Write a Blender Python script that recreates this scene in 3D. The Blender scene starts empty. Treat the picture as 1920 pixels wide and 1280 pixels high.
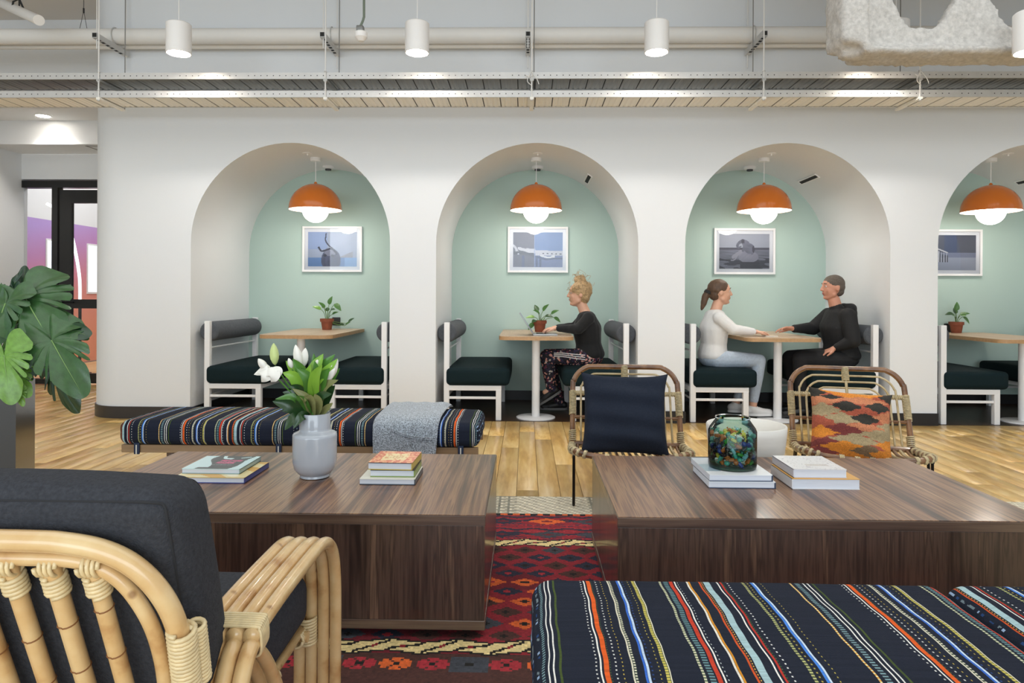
import bpy, bmesh, math, random
import numpy as np
from mathutils import Vector, Matrix

random.seed(7)
RNG = np.random.default_rng(7)
SC = bpy.context.scene
C = SC.collection

# ------------------------------------------------------------------ camera
CAM_Z = 1.09
YAW, ROLL = math.radians(1.2), math.radians(0.3)
FPX, HOR = 1280.0, 556.0          # focal length and horizon row for a 1920 x 1280 frame
cd = bpy.data.cameras.new('camera')
cd.sensor_width = 36.0
cd.lens = 36.0 * FPX / 1920.0
cd.shift_y = (HOR - 640.0) / 1920.0
cd.clip_start, cd.clip_end = 0.05, 80
cam = bpy.data.objects.new('camera', cd)
C.objects.link(cam)
CAM_M = Matrix.Rotation(YAW, 4, 'Z') @ Matrix.Rotation(math.pi / 2, 4, 'X') @ Matrix.Rotation(ROLL, 4, 'Z')
cam.matrix_world = Matrix.Translation((0, 0, CAM_Z)) @ CAM_M
SC.camera = cam

# ------------------------------------------------------------------ world, large lights, exposure
w = bpy.data.worlds.new('world')
SC.world = w
w.use_nodes = True
w.node_tree.nodes['Background'].inputs[0].default_value = (0.80, 0.91, 1.0, 1)
w.node_tree.nodes['Background'].inputs[1].default_value = 0.7


def area_light(name, loc, rot, sx, sy, power, col):
    l = bpy.data.lights.new(name, 'AREA')
    l.shape = 'RECTANGLE'
    l.size, l.size_y = sx, sy
    l.energy = power
    l.color = col
    o = bpy.data.objects.new(name, l)
    o.location = loc
    o.rotation_euler = rot
    C.objects.link(o)
    return o


# daylight from the window wall behind the camera, and the general ceiling lighting of the lounge
area_light('window_daylight', (-0.5, -4.6, 1.7), (math.radians(90), 0, 0), 10.0, 3.0, 360, (0.82, 0.92, 1.0))
area_light('ceiling_lighting', (0.0, 2.2, 3.66), (0, 0, 0), 9.0, 3.4, 115, (0.88, 0.95, 1.0))

SC.view_settings.view_transform = 'Standard'
SC.view_settings.look = 'None'
SC.view_settings.gamma = 1.0
SC.view_settings.use_curve_mapping = False
SC.view_settings.exposure = -0.12

# ------------------------------------------------------------------ pixel helpers: a photo pixel plus a real distance gives a place
_R = np.array(CAM_M.to_3x3())


def _ray(px, py):
    d = _R @ np.array([(px - 960.0) / FPX, (HOR - py) / FPX, -1.0])
    return d


def at(px, py, Y):
    d = _ray(px, py)
    k = Y / d[1]
    return np.array([d[0] * k, Y, CAM_Z + d[2] * k])


def at_z(px, py, z):
    d = _ray(px, py)
    k = (z - CAM_Z) / d[2]
    return np.array([d[0] * k, d[1] * k, z])


# ------------------------------------------------------------------ colours
def lin(c):
    if isinstance(c, str):
        c = [int(c[i:i + 2], 16) / 255 for i in (0, 2, 4)]
    else:
        c = [v / 255 for v in c]
    return tuple(v / 12.92 if v <= 0.04045 else ((v + 0.055) / 1.055) ** 2.4 for v in c)


def lin4(c):
    return lin(c) + (1.0,)


MATS = {}


def _new(name):
    m = bpy.data.materials.new(name)
    m.use_nodes = True
    nt = m.node_tree
    return m, nt, nt.nodes['Principled BSDF']


def _link(nt, a, ao, b, bi):
    nt.links.new(a.outputs[ao], b.inputs[bi])


def mat(name, col='cccccc', rough=0.5, metal=0.0, coat=0.0, coat_rough=0.1, spec=0.5, var=None, bump=None, attr=False,
        rand=0.0, sheen=0.0, trans=0.0, emit=None, mscale=(1, 1, 1)):
    """procedural material. var=(scale, amount): colour noise; bump=(scale, strength); attr: woven/printed colour attribute"""
    if name in MATS:
        return MATS[name]
    m, nt, b = _new(name)
    N = nt.nodes
    b.inputs['Base Color'].default_value = lin4(col)
    b.inputs['Roughness'].default_value = rough
    b.inputs['Metallic'].default_value = metal
    b.inputs['Coat Weight'].default_value = coat
    b.inputs['Coat Roughness'].default_value = coat_rough
    b.inputs['Specular IOR Level'].default_value = spec
    b.inputs['Sheen Weight'].default_value = sheen
    b.inputs['Transmission Weight'].default_value = trans
    src = None
    if attr:
        a = N.new('ShaderNodeAttribute')
        a.attribute_name = 'Col'
        src = (a, 'Color')
    tc = mp = None
    if var or bump:
        tc = N.new('ShaderNodeTexCoord')
        mp = N.new('ShaderNodeMapping')
        mp.inputs['Scale'].default_value = mscale
        _link(nt, tc, 'Object', mp, 'Vector')
    if var or rand:
        hs = N.new('ShaderNodeHueSaturation')
        hs.inputs['Color'].default_value = lin4(col)
        if src:
            _link(nt, src[0], src[1], hs, 'Color')
        val = None
        if var:
            nz = N.new('ShaderNodeTexNoise')
            nz.inputs['Scale'].default_value = var[0]
            nz.inputs['Detail'].default_value = 4
            _link(nt, mp, 'Vector', nz, 'Vector')
            mr = N.new('ShaderNodeMapRange')
            mr.inputs['From Min'].default_value = 0.25
            mr.inputs['From Max'].default_value = 0.75
            mr.inputs['To Min'].default_value = 1 - var[1]
            mr.inputs['To Max'].default_value = 1 + var[1]
            _link(nt, nz, 'Fac', mr, 'Value')
            val = (mr, 'Result')
        if rand:
            oi = N.new('ShaderNodeObjectInfo')
            mr2 = N.new('ShaderNodeMapRange')
            mr2.inputs['To Min'].default_value = 1 - rand
            mr2.inputs['To Max'].default_value = 1 + rand
            _link(nt, oi, 'Random', mr2, 'Value')
            if val:
                mu = N.new('ShaderNodeMath')
                mu.operation = 'MULTIPLY'
                _link(nt, val[0], val[1], mu, 0)
                _link(nt, mr2, 'Result', mu, 1)
                val = (mu, 'Value')
            else:
                val = (mr2, 'Result')
        _link(nt, val[0], val[1], hs, 'Value')
        src = (hs, 'Color')
    if src:
        _link(nt, src[0], src[1], b, 'Base Color')
    if bump:
        nb = N.new('ShaderNodeTexNoise')
        nb.inputs['Scale'].default_value = bump[0]
        nb.inputs['Detail'].default_value = 3
        _link(nt, mp, 'Vector', nb, 'Vector')
        bp = N.new('ShaderNodeBump')
        bp.inputs['Strength'].default_value = bump[1]
        bp.inputs['Distance'].default_value = 0.004
        _link(nt, nb, 'Fac', bp, 'Height')
        _link(nt, bp, 'Normal', b, 'Normal')
    if emit:
        b.inputs['Emission Color'].default_value = lin4(emit[0])
        b.inputs['Emission Strength'].default_value = emit[1]
    MATS[name] = m
    return m


def wood(name, stops, grain='y', broad=9.0, fine=60.0, rough=0.35, coat=0.0, coat_rough=0.1, rand=0.0, stretch=0.06, distort=0.6, knots=False):
    """timber: fibres stretched along one object axis, colours from a ramp"""
    if name in MATS:
        return MATS[name]
    m, nt, b = _new(name)
    N = nt.nodes
    tc = N.new('ShaderNodeTexCoord')
    oi = N.new('ShaderNodeObjectInfo')
    ad = N.new('ShaderNodeVectorMath')
    ad.operation = 'ADD'
    sc = N.new('ShaderNodeVectorMath')
    sc.operation = 'SCALE'
    sc.inputs[0].default_value = (3.1, 7.7, 5.3)
    _link(nt, oi, 'Random', sc, 'Scale')
    _link(nt, tc, 'Object', ad, 0)
    _link(nt, sc, 'Vector', ad, 1)
    mp = N.new('ShaderNodeMapping')
    s = [1, 1, 1]
    s['xyz'.index(grain)] = stretch
    mp.inputs['Scale'].default_value = s
    _link(nt, ad, 'Vector', mp, 'Vector')
    n1 = N.new('ShaderNodeTexNoise')
    n1.inputs['Scale'].default_value = broad
    n1.inputs['Detail'].default_value = 5
    n1.inputs['Distortion'].default_value = distort
    _link(nt, mp, 'Vector', n1, 'Vector')
    n2 = N.new('ShaderNodeTexNoise')
    n2.inputs['Scale'].default_value = fine
    n2.inputs['Detail'].default_value = 3
    _link(nt, mp, 'Vector', n2, 'Vector')
    mx = N.new('ShaderNodeMix')
    mx.inputs['Factor'].default_value = 0.35
    _link(nt, n1, 'Fac', mx, 'A')
    _link(nt, n2, 'Fac', mx, 'B')
    rp = N.new('ShaderNodeValToRGB')
    el = rp.color_ramp.elements
    el[0].position, el[0].color = stops[0][0], lin4(stops[0][1])
    el[1].position, el[1].color = stops[-1][0], lin4(stops[-1][1])
    for p, c in stops[1:-1]:
        e = el.new(p)
        e.color = lin4(c)
    _link(nt, mx, 'Result', rp, 'Fac')
    out = (rp, 'Color')
    if rand:
        hs = N.new('ShaderNodeHueSaturation')
        mr = N.new('ShaderNodeMapRange')
        mr.inputs['To Min'].default_value = 1 - rand
        mr.inputs['To Max'].default_value = 1 + rand
        _link(nt, oi, 'Random', mr, 'Value')
        _link(nt, mr, 'Result', hs, 'Value')
        _link(nt, rp, 'Color', hs, 'Color')
        out = (hs, 'Color')
    _link(nt, out[0], out[1], b, 'Base Color')
    b.inputs['Roughness'].default_value = rough
    b.inputs['Coat Weight'].default_value = coat
    b.inputs['Coat Roughness'].default_value = coat_rough
    bp = N.new('ShaderNodeBump')
    bp.inputs['Strength'].default_value = 0.06
    bp.inputs['Distance'].default_value = 0.003
    _link(nt, n2, 'Fac', bp, 'Height')
    _link(nt, bp, 'Normal', b, 'Normal')
    MATS[name] = m
    return m


def glass_pane(name, tint='ffffff', ior=1.45, rough=0.0):
    """thin clear sheet: lets everything through except its mirror reflection"""
    if name in MATS:
        return MATS[name]
    m, nt, b = _new(name)
    N = nt.nodes
    N.remove(b)
    out = N['Material Output']
    tr = N.new('ShaderNodeBsdfTransparent')
    tr.inputs[0].default_value = lin4(tint)
    gl = N.new('ShaderNodeBsdfGlossy')
    gl.inputs['Roughness'].default_value = rough
    fr = N.new('ShaderNodeFresnel')
    fr.inputs['IOR'].default_value = ior
    mx = N.new('ShaderNodeMixShader')
    _link(nt, fr, 'Fac', mx, 0)
    _link(nt, tr, 0, mx, 1)
    _link(nt, gl, 0, mx, 2)
    _link(nt, mx, 0, out, 0)
    MATS[name] = m
    return m


# ------------------------------------------------------------------ geometry helpers; each returns (vertices, faces)
def g_box(x0, x1, y0, y1, z0, z1):
    v = [(x0, y0, z0), (x1, y0, z0), (x1, y1, z0), (x0, y1, z0), (x0, y0, z1), (x1, y0, z1), (x1, y1, z1), (x0, y1, z1)]
    f = [(0, 3, 2, 1), (4, 5, 6, 7), (0, 1, 5, 4), (1, 2, 6, 5), (2, 3, 7, 6), (3, 0, 4, 7)]
    return v, f


def g_join(*gs):
    V, F = [], []
    for v, f in gs:
        o = len(V)
        V.extend([tuple(p) for p in v])
        F.extend([tuple(i + o for i in q) for q in f])
    return V, F


def g_xf(g, M):
    return [tuple(M @ Vector(p)) for p in g[0]], g[1]


def g_move(g, d):
    return [(p[0] + d[0], p[1] + d[1], p[2] + d[2]) for p in g[0]], g[1]


def _axis(h, r, n, mid):
    a = [-h + r * (1 - math.cos(math.pi / 2 * i / n)) for i in range(n)]
    m = list(np.linspace(-h + r, h - r, mid + 1))
    return a + m + [-t for t in reversed(a)]


def g_grid_box(xs, ys, zs, skip_bottom=False):
    """surface of a box divided at the given coordinates; also returns for each face its side and index"""
    V, F, info, idx = [], [], [], {}

    def vid(i, j, k):
        if (i, j, k) not in idx:
            idx[(i, j, k)] = len(V)
            V.append((xs[i], ys[j], zs[k]))
        return idx[(i, j, k)]
    nx, ny, nz = len(xs) - 1, len(ys) - 1, len(zs) - 1
    for i in range(nx):
        for j in range(ny):
            F.append((vid(i, j, nz), vid(i + 1, j, nz), vid(i + 1, j + 1, nz), vid(i, j + 1, nz)))
            info.append(('t', i, j))
            F.append((vid(i, j, 0), vid(i, j + 1, 0), vid(i + 1, j + 1, 0), vid(i + 1, j, 0)))
            info.append(('b', i, j))
        for k in range(nz):
            F.append((vid(i, 0, k), vid(i + 1, 0, k), vid(i + 1, 0, k + 1), vid(i, 0, k + 1)))
            info.append(('f', i, k))
            F.append((vid(i, ny, k), vid(i, ny, k + 1), vid(i + 1, ny, k + 1), vid(i + 1, ny, k)))
            info.append(('k', i, k))
    for j in range(ny):
        for k in range(nz):
            F.append((vid(0, j, k), vid(0, j, k + 1), vid(0, j + 1, k + 1), vid(0, j + 1, k)))
            info.append(('l', j, k))
            F.append((vid(nx, j, k), vid(nx, j + 1, k), vid(nx, j + 1, k + 1), vid(nx, j, k + 1)))
            info.append(('r', j, k))
    return V, F, info


def round_pts(V, h, r, bulge=(0, 0, 0)):
    P = np.array(V, float)
    h = np.array(h)
    inner = np.clip(P, -(h - r), h - r)
    d = P - inner
    n = np.linalg.norm(d, axis=1, keepdims=True)
    n[n < 1e-9] = 1
    m = np.abs(d).max(axis=1, keepdims=True)
    Q = inner + d / n * np.where(m > 0, r, 0)
    u = np.clip(P / h, -1, 1)
    for a in range(3):
        o = [b for b in range(3) if b != a]
        k = (1 - u[:, o[0]] ** 2) * (1 - u[:, o[1]] ** 2)
        Q[:, a] += bulge[a] * k * u[:, a]
    return Q


def g_rbox(sx, sy, sz, r, n=3, mid=2, bulge=(0, 0, 0), c=(0, 0, 0)):
    h = (sx / 2, sy / 2, sz / 2)
    r = min(r, min(h) * 0.999)
    V, F, _ = g_grid_box(_axis(h[0], r, n, mid), _axis(h[1], r, n, mid), _axis(h[2], r, n, mid))
    Q = round_pts(V, h, r, bulge) + np.array(c)
    return [tuple(p) for p in Q], F


def g_lathe(prof, seg=32, c=(0, 0, 0), close=False):
    V, F = [], []
    n = len(prof)
    for i in range(seg):
        a = 2 * math.pi * i / seg
        for r, z in prof:
            V.append((c[0] + r * math.cos(a), c[1] + r * math.sin(a), c[2] + z))
    for i in range(seg):
        j = (i + 1) % seg
        for k in range(n - 1):
            F.append((i * n + k, j * n + k, j * n + k + 1, i * n + k + 1))
    return V, F


def g_solid_lathe(prof, seg=32, c=(0, 0, 0)):
    V, F = g_lathe(prof, seg, c)
    n = len(prof)
    if prof[0][0] > 1e-6:
        F.append(tuple(i * n for i in reversed(range(seg))))
    if prof[-1][0] > 1e-6:
        F.append(tuple(i * n + n - 1 for i in range(seg)))
    return V, F


def spline(pts, n=8):
    P = [np.array(p, float) for p in pts]
    P = [2 * P[0] - P[1]] + P + [2 * P[-1] - P[-2]]
    out = []
    for i in range(1, len(P) - 2):
        a, b, c, d = P[i - 1], P[i], P[i + 1], P[i + 2]
        for k in range(n):
            t = k / n
            out.append(0.5 * ((2 * b) + (c - a) * t + (2 * a - 5 * b + 4 * c - d) * t * t + (3 * b - a - 3 * c + d) * t ** 3))
    out.append(P[-2])
    return np.array(out)


def frames(path):
    P = np.array(path, float)
    T = np.gradient(P, axis=0)
    T /= np.linalg.norm(T, axis=1, keepdims=True) + 1e-12
    up = np.array([0, 0, 1.0])
    if abs(T[0] @ up) > 0.9:
        up = np.array([1.0, 0, 0])
    U = np.cross(T[0], up)
    U /= np.linalg.norm(U)
    Us = [U]
    for i in range(1, len(P)):
        U = U - T[i] * (U @ T[i])
        U /= np.linalg.norm(U) + 1e-12
        Us.append(U)
    Us = np.array(Us)
    return P, T, Us, np.cross(T, Us)


def g_tube(path, r, seg=10, caps=True, flat=1.0):
    P, T, U, W = frames(path)
    n = len(P)
    r = np.broadcast_to(np.array(r, float), (n,))
    a = np.linspace(0, 2 * math.pi, seg, endpoint=False)
    ring = np.cos(a)[None, :, None] * U[:, None, :] + np.sin(a)[None, :, None] * W[:, None, :] * flat
    V = (P[:, None, :] + ring * r[:, None, None]).reshape(-1, 3)
    F = []
    for i in range(n - 1):
        for k in range(seg):
            l = (k + 1) % seg
            F.append((i * seg + k, i * seg + l, (i + 1) * seg + l, (i + 1) * seg + k))
    if caps:
        F.append(tuple(reversed(range(seg))))
        F.append(tuple((n - 1) * seg + k for k in range(seg)))
    return [tuple(p) for p in V], F


def g_coil(path, turns, R, r, seg=5, per=10):
    """cane binding wound around a path"""
    P, T, U, W = frames(path)
    m = int(turns * per)
    s = np.linspace(0, len(P) - 1, m)
    i0 = np.clip(s.astype(int), 0, len(P) - 2)
    f = (s - i0)[:, None]
    L = lambda A: A[i0] * (1 - f) + A[i0 + 1] * f
    ang = np.linspace(0, 2 * math.pi * turns, m)[:, None]
    Q = L(P) + (L(U) * np.cos(ang) + L(W) * np.sin(ang)) * R
    return g_tube(Q, r, seg)


def g_ball(c, r, nu=16, nv=10):
    rx, ry, rz = (r, r, r) if np.isscalar(r) else r
    V, F = [], []
    V.append((c[0], c[1], c[2] - rz))
    for i in range(1, nv):
        t = -math.pi / 2 + math.pi * i / nv
        for k in range(nu):
            a = 2 * math.pi * k / nu
            V.append((c[0] + rx * math.cos(t) * math.cos(a), c[1] + ry * math.cos(t) * math.sin(a), c[2] + rz * math.sin(t)))
    V.append((c[0], c[1], c[2] + rz))
    for k in range(nu):
        F.append((0, 1 + (k + 1) % nu, 1 + k))
        F.append((len(V) - 1, len(V) - 1 - nu + k, len(V) - 1 - nu + (k + 1) % nu))
    for i in range(nv - 2):
        for k in range(nu):
            l = (k + 1) % nu
            F.append((1 + i * nu + k, 1 + i * nu + l, 1 + (i + 1) * nu + l, 1 + (i + 1) * nu + k))
    return V, F


def g_cyl(p0, p1, r0, r1=None, seg=16):
    return g_tube([p0, p1], [r0, r0 if r1 is None else r1], seg)


def g_bev(sx, sy, sz, b, c=(0, 0, 0), seg=2):
    return g_rbox(sx, sy, sz, b, seg, 1, c=c)


# ------------------------------------------------------------------ objects
def mesh_data(name, g, m, smooth=35):
    me = bpy.data.meshes.new(name)
    me.from_pydata([tuple(map(float, p)) for p in g[0]], [], [tuple(map(int, f)) for f in g[1]])
    me.validate()
    if m is not None:
        me.materials.append(m)
    if smooth:
        me.polygons.foreach_set('use_smooth', [True] * len(me.polygons))
        if smooth < 180:
            me.set_sharp_from_angle(angle=math.radians(smooth))
    return me


def obj(name, g, m, parent=None, smooth=35, loc=None, rotz=0.0):
    me = g if isinstance(g, bpy.types.Mesh) else mesh_data(name, g, m, smooth)
    o = bpy.data.objects.new(name, me)
    C.objects.link(o)
    if parent is not None:
        o.parent = parent
    if loc is not None:
        o.location = loc
    if rotz:
        o.rotation_euler[2] = rotz
    return o


def tag(o, label=None, cat=None, group=None, kind=None):
    if label:
        o['label'] = label
    if cat:
        o['category'] = cat
    if group:
        o['group'] = group
    if kind:
        o['kind'] = kind
    return o


def thing(name, label, cat, loc=(0, 0, 0), rotz=0.0, group=None):
    o = bpy.data.objects.new(name, None)
    o.empty_display_size = 0.1
    C.objects.link(o)
    o.location = tuple(map(float, loc))
    o.rotation_euler[2] = rotz
    return tag(o, label, cat, group)


def struct(name, g, m, parent=None, smooth=35, label=None, cat=None):
    o = obj(name, g, m, parent, smooth)
    if parent is None:
        tag(o, label, cat, kind='structure')
    return o


def dup(root, loc=None, rotz=None, label=None, group=None, mirror=False):
    r = root.copy()
    C.objects.link(r)
    if loc is not None:
        r.location = tuple(map(float, loc))
    if rotz is not None:
        r.rotation_euler[2] = rotz
    if mirror:
        r.scale[0] = -1
    if label:
        r['label'] = label
    if group:
        r['group'] = group
    for ch in list(root.children):
        c = ch.copy()
        C.objects.link(c)
        c.parent = r
        for gch in list(ch.children):
            d = gch.copy()
            C.objects.link(d)
            d.parent = c
    return r


def set_cols(me, cols):
    """one linear colour per face"""
    a = me.color_attributes.new('Col', 'FLOAT_COLOR', 'CORNER')
    n = np.array([len(p.vertices) for p in me.polygons])
    c = np.repeat(np.c_[np.array(cols, float), np.ones(len(cols))], n, axis=0)
    a.data.foreach_set('color', c.astype(np.float32).ravel())


def remesh(g, voxel, smooth=6, extra=None):
    """weld overlapping solids into one continuous skin"""
    me = bpy.data.meshes.new('tmp')
    me.from_pydata([tuple(map(float, p)) for p in g[0]], [], [tuple(f) for f in g[1]])
    o = bpy.data.objects.new('tmp', me)
    C.objects.link(o)
    r = o.modifiers.new('r', 'REMESH')
    r.mode = 'VOXEL'
    r.voxel_size = voxel
    if smooth:
        s = o.modifiers.new('s', 'SMOOTH')
        s.factor = 0.5
        s.iterations = smooth
    if extra:
        extra(o)
    bpy.context.view_layer.update()
    dg = bpy.context.evaluated_depsgraph_get()
    out = bpy.data.meshes.new_from_object(o.evaluated_get(dg))
    bpy.data.objects.remove(o)
    bpy.data.meshes.remove(me)
    out.polygons.foreach_set('use_smooth', [True] * len(out.polygons))
    return out


def vnoise(P, scale, seed=0):
    """cheap smooth 3-d noise in [-1, 1] from sines"""
    r = np.random.default_rng(seed)
    P = np.asarray(P) * scale
    s = 0
    for k in range(6):
        d = r.normal(size=P.shape[1])
        s = s + np.sin(P @ d + r.uniform(0, 6.28))
    return s / 6
# ================================================================== THE SETTING
YW, YB, RA, ZS, CEIL = 5.95, 7.22, 0.88, 1.55, 3.78
ARCH = [-2.075, 0.09, 2.255, 4.42]
XL, XR, RC = -3.60, 6.3, 0.35

M_WALL = mat('white_plaster', 'e8eaec', 0.7, bump=(60, 0.05))
M_MINT = mat('mint_paint', 'b7cdc4', 0.65, bump=(60, 0.04))
M_BLACKBASE = mat('black_skirting', '1d1c1d', 0.45)
M_CEIL = mat('ceiling_paint', 'd6d4d2', 0.8)
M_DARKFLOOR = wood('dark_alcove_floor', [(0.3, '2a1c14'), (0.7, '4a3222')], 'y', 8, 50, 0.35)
M_OAK = wood('oak_planks', [(0.33, 'b98d50'), (0.45, 'd4aa64'), (0.53, 'e0bb76'), (0.66, 'ebcd90')], 'y', 12, 50, 0.28, coat=0.15, coat_rough=0.15, rand=0.13, stretch=0.2, distort=0.5)
M_OAKFAR = wood('oak_floor_far', [(0.34, 'c9a468'), (0.5, 'e0c088'), (0.66, 'ecd6a8')], 'y', 8, 45, 0.3, stretch=0.08)

# floor: slab plus separate planks where the photograph shows them
fl = struct('floor', g_box(-8, 8, -5, 14.5, -0.06, -0.013), M_OAKFAR, smooth=0)
PW, PL = 0.122, 1.45
plank_me = mesh_data('plank', g_bev(PW - 0.003, 1.0, 0.013, 0.0012, (0, 0.5, -0.0065), 1), M_OAK)


def plank(x, y0, y1):
    o = obj('plank', plank_me, None, fl)
    o.location = (x, y0, 0)
    o.scale = (1, y1 - y0 - 0.0016, 1)


x = -5.6
n_pl = 0
while x < 4.7:
    y_lo = 3.3
    if x < -3.95 + PW / 2:
        y_hi = 8.12
    else:
        y_hi = YW + (0.02 if x > -3.6 else 0.30)
    if x < -3.0:
        y_lo = 3.7
    if abs(x) < 1.3:
        y_lo = 3.0
    y = y_lo - random.uniform(0.1, PL)
    while y < y_hi:
        step = PL * random.choice((0.7, 0.9, 1.0, 1.15))
        a, b = max(y, y_lo), min(y + step, y_hi)
        # skip what lies outside the view cone
        if b - a > 0.03 and abs(x + 0.02 * b) < 0.80 * b + 0.25:
            plank(x, a, b)
            n_pl += 1
        y += step
    x += PW
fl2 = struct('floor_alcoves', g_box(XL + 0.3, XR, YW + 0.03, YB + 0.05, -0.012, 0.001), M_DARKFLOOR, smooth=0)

# arcade wall
V, F = [], []


def quad(a, b, c, d):
    o = len(V)
    V.extend([a, b, c, d])
    F.append((o, o + 1, o + 2, o + 3))


edges = [XL]
for cx in ARCH:
    edges += [cx - RA, cx + RA]
edges.append(XR)
for i in range(0, len(edges), 2):
    quad((edges[i], YW, 0), (edges[i + 1], YW, 0), (edges[i + 1], YW, CEIL), (edges[i], YW, CEIL))
NA = 40
for cx in ARCH:
    pts = [(cx + RA * math.cos(t), ZS + RA * math.sin(t)) for t in np.linspace(math.pi, 0, NA + 1)]
    for (xa, za), (xb, zb) in zip(pts, pts[1:]):
        quad((xa, YW, za), (xb, YW, zb), (xb, YW, CEIL), (xa, YW, CEIL))
# round end
arc = [(XL - RC * math.sin(t), YW + RC * (1 - math.cos(t))) for t in np.linspace(0, math.pi / 2, 13)] + [(XL - RC, 8.3)]
for (xa, ya), (xb, yb) in zip(arc, arc[1:]):
    quad((xb, yb, 0), (xa, ya, 0), (xa, ya, CEIL), (xb, yb, CEIL))
bm = bmesh.new()
vs = [bm.verts.new(p) for p in V]
for f in F:
    bm.faces.new([vs[i] for i in f])
bmesh.ops.remove_doubles(bm, verts=bm.verts, dist=1e-5)
me = bpy.data.meshes.new('wall_front')
bm.to_mesh(me)
bm.free()
me.materials.append(M_WALL)
me.polygons.foreach_set('use_smooth', [True] * len(me.polygons))
me.set_sharp_from_angle(angle=math.radians(30))
tag(obj('wall_front', me, None), kind='structure')

for n, cx in enumerate(ARCH):
    prof = [(cx - RA, 0.0), (cx - RA, ZS)] + [(cx + RA * math.cos(t), ZS + RA * math.sin(t)) for t in np.linspace(math.pi, 0, NA + 1)][1:-1] + [(cx + RA, ZS), (cx + RA, 0.0)]
    V2 = [(p[0], YW, p[1]) for p in prof] + [(p[0], YB, p[1]) for p in prof]
    k = len(prof)
    F2 = [(i, i + k, i + 1 + k, i + 1) for i in range(k - 1)]
    o = struct('wall_alcove_%d' % (n + 1), (V2, F2), M_WALL, smooth=40)
    bk = [(p[0], YB, p[1]) for p in prof]
    struct('wall_alcove_back_%d' % (n + 1), (bk, [tuple(range(k))]), M_MINT, smooth=0)
    # skirting inside the alcove
    t_, hb = 0.012, 0.10
    tag(obj('baseboard_alcove_%d' % (n + 1), g_join(g_box(cx - RA, cx - RA + t_, YW + 0.001, YB - t_, 0, hb), g_box(cx + RA - t_, cx + RA, YW + 0.001, YB - t_, 0, hb), g_box(cx - RA, cx + RA, YB - t_, YB, 0, hb)), M_BLACKBASE, smooth=0), kind='structure')

# skirting of each pier
HB = 0.105
for i in range(2, len(edges), 2):
    tag(obj('baseboard_pier_%d' % (i // 2), g_box(edges[i] - 0.004, edges[i + 1] + 0.004, YW - 0.012, YW, 0, HB), M_BLACKBASE, smooth=0), kind='structure')
path = [(edges[1] + 0.004, YW)] + arc
inn, outp = [], []
for i, (xa, ya) in enumerate(path):
    if ya <= YW + 1e-6:
        nx_, ny_ = 0, -1
    elif xa <= XL - RC + 1e-6:
        nx_, ny_ = -1, 0
    else:
        d = math.hypot(xa - XL, ya - YW - RC)
        nx_, ny_ = (xa - XL) / d, (ya - YW - RC) / d
    inn.append((xa, ya))
    outp.append((xa + nx_ * 0.012, ya + ny_ * 0.012))
V3, F3 = [], []
for (a, b) in zip(inn, outp):
    V3 += [(a[0], a[1], 0), (b[0], b[1], 0), (b[0], b[1], HB), (a[0], a[1], HB)]
for i in range(len(path) - 1):
    for k in range(4):
        l = (k + 1) % 4
        F3.append((i * 4 + k, i * 4 + l, (i + 1) * 4 + l, (i + 1) * 4 + k))
F3 += [(0, 1, 2, 3)]
tag(obj('baseboard_left', (V3, F3), mat('dark_brown_skirting', '37322f', 0.4), smooth=30), kind='structure')

# ceiling, left wall, dropped corridor ceiling and its bulkhead
struct('ceiling', g_box(-8, 8, -5, 14.5, CEIL, CEIL + 0.1), M_CEIL, smooth=0)
XW = -6.14
YD = 8.17
struct('wall_left', g_box(XW - 0.12, XW, 4.6, YD + 0.1, 0, CEIL), M_WALL, smooth=0)
struct('ceiling_corridor', g_box(XW, XL - RC, 6.6, YD - 0.01, 3.06, CEIL), M_WALL, smooth=0)
struct('ceiling_bulkhead', g_box(XW, XL - RC, 7.63, YD - 0.002, 2.79, 3.06), M_WALL, smooth=0)
struct('wall_door', g_join(g_box(XW, XL - RC, YD, YD + 0.1, 2.485, 2.79)), M_WALL, smooth=0)
struct('wall_end', g_box(-8, 8, 14.3, 14.4, 0, CEIL), M_WALL, smooth=0)
# access panel on the bulkhead underside
tag(obj('trim_1', g_join(g_box(-5.05, -4.3, 7.70, 7.71, 2.785, 2.79), g_box(-5.05, -5.04, 7.70, 8.1, 2.785, 2.79)), mat('shadow_gap', '8b8886', 0.6), smooth=0), kind='structure')

# recessed downlight over the corridor
dl = at(81, 208, 7.42)
t = thing('recessed_downlight', 'round recessed downlight in the corridor ceiling above the glass door', 'ceiling light', (dl[0], 7.42, 3.06))
obj('trim_ring', g_lathe([(0.085, 0), (0.085, -0.006), (0.07, -0.008), (0.07, 0.0)], 24), mat('white_metal', 'f2f0ee', 0.4), t)
obj('lens', g_solid_lathe([(0.07, -0.004), (0.0, -0.004)], 24), mat('lamp_glow', 'ffffff', 0.5, emit=('fff6e8', 14)), t)
l = bpy.data.lights.new('downlight_beam', 'SPOT')
l.energy, l.spot_size, l.spot_blend, l.shadow_soft_size, l.color = 75, math.radians(125), 0.7, 0.05, (1, 0.96, 0.9)
lo = bpy.data.objects.new('downlight_beam', l)
C.objects.link(lo)
lo.parent = t
lo.location = (0, 0, -0.012)

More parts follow.
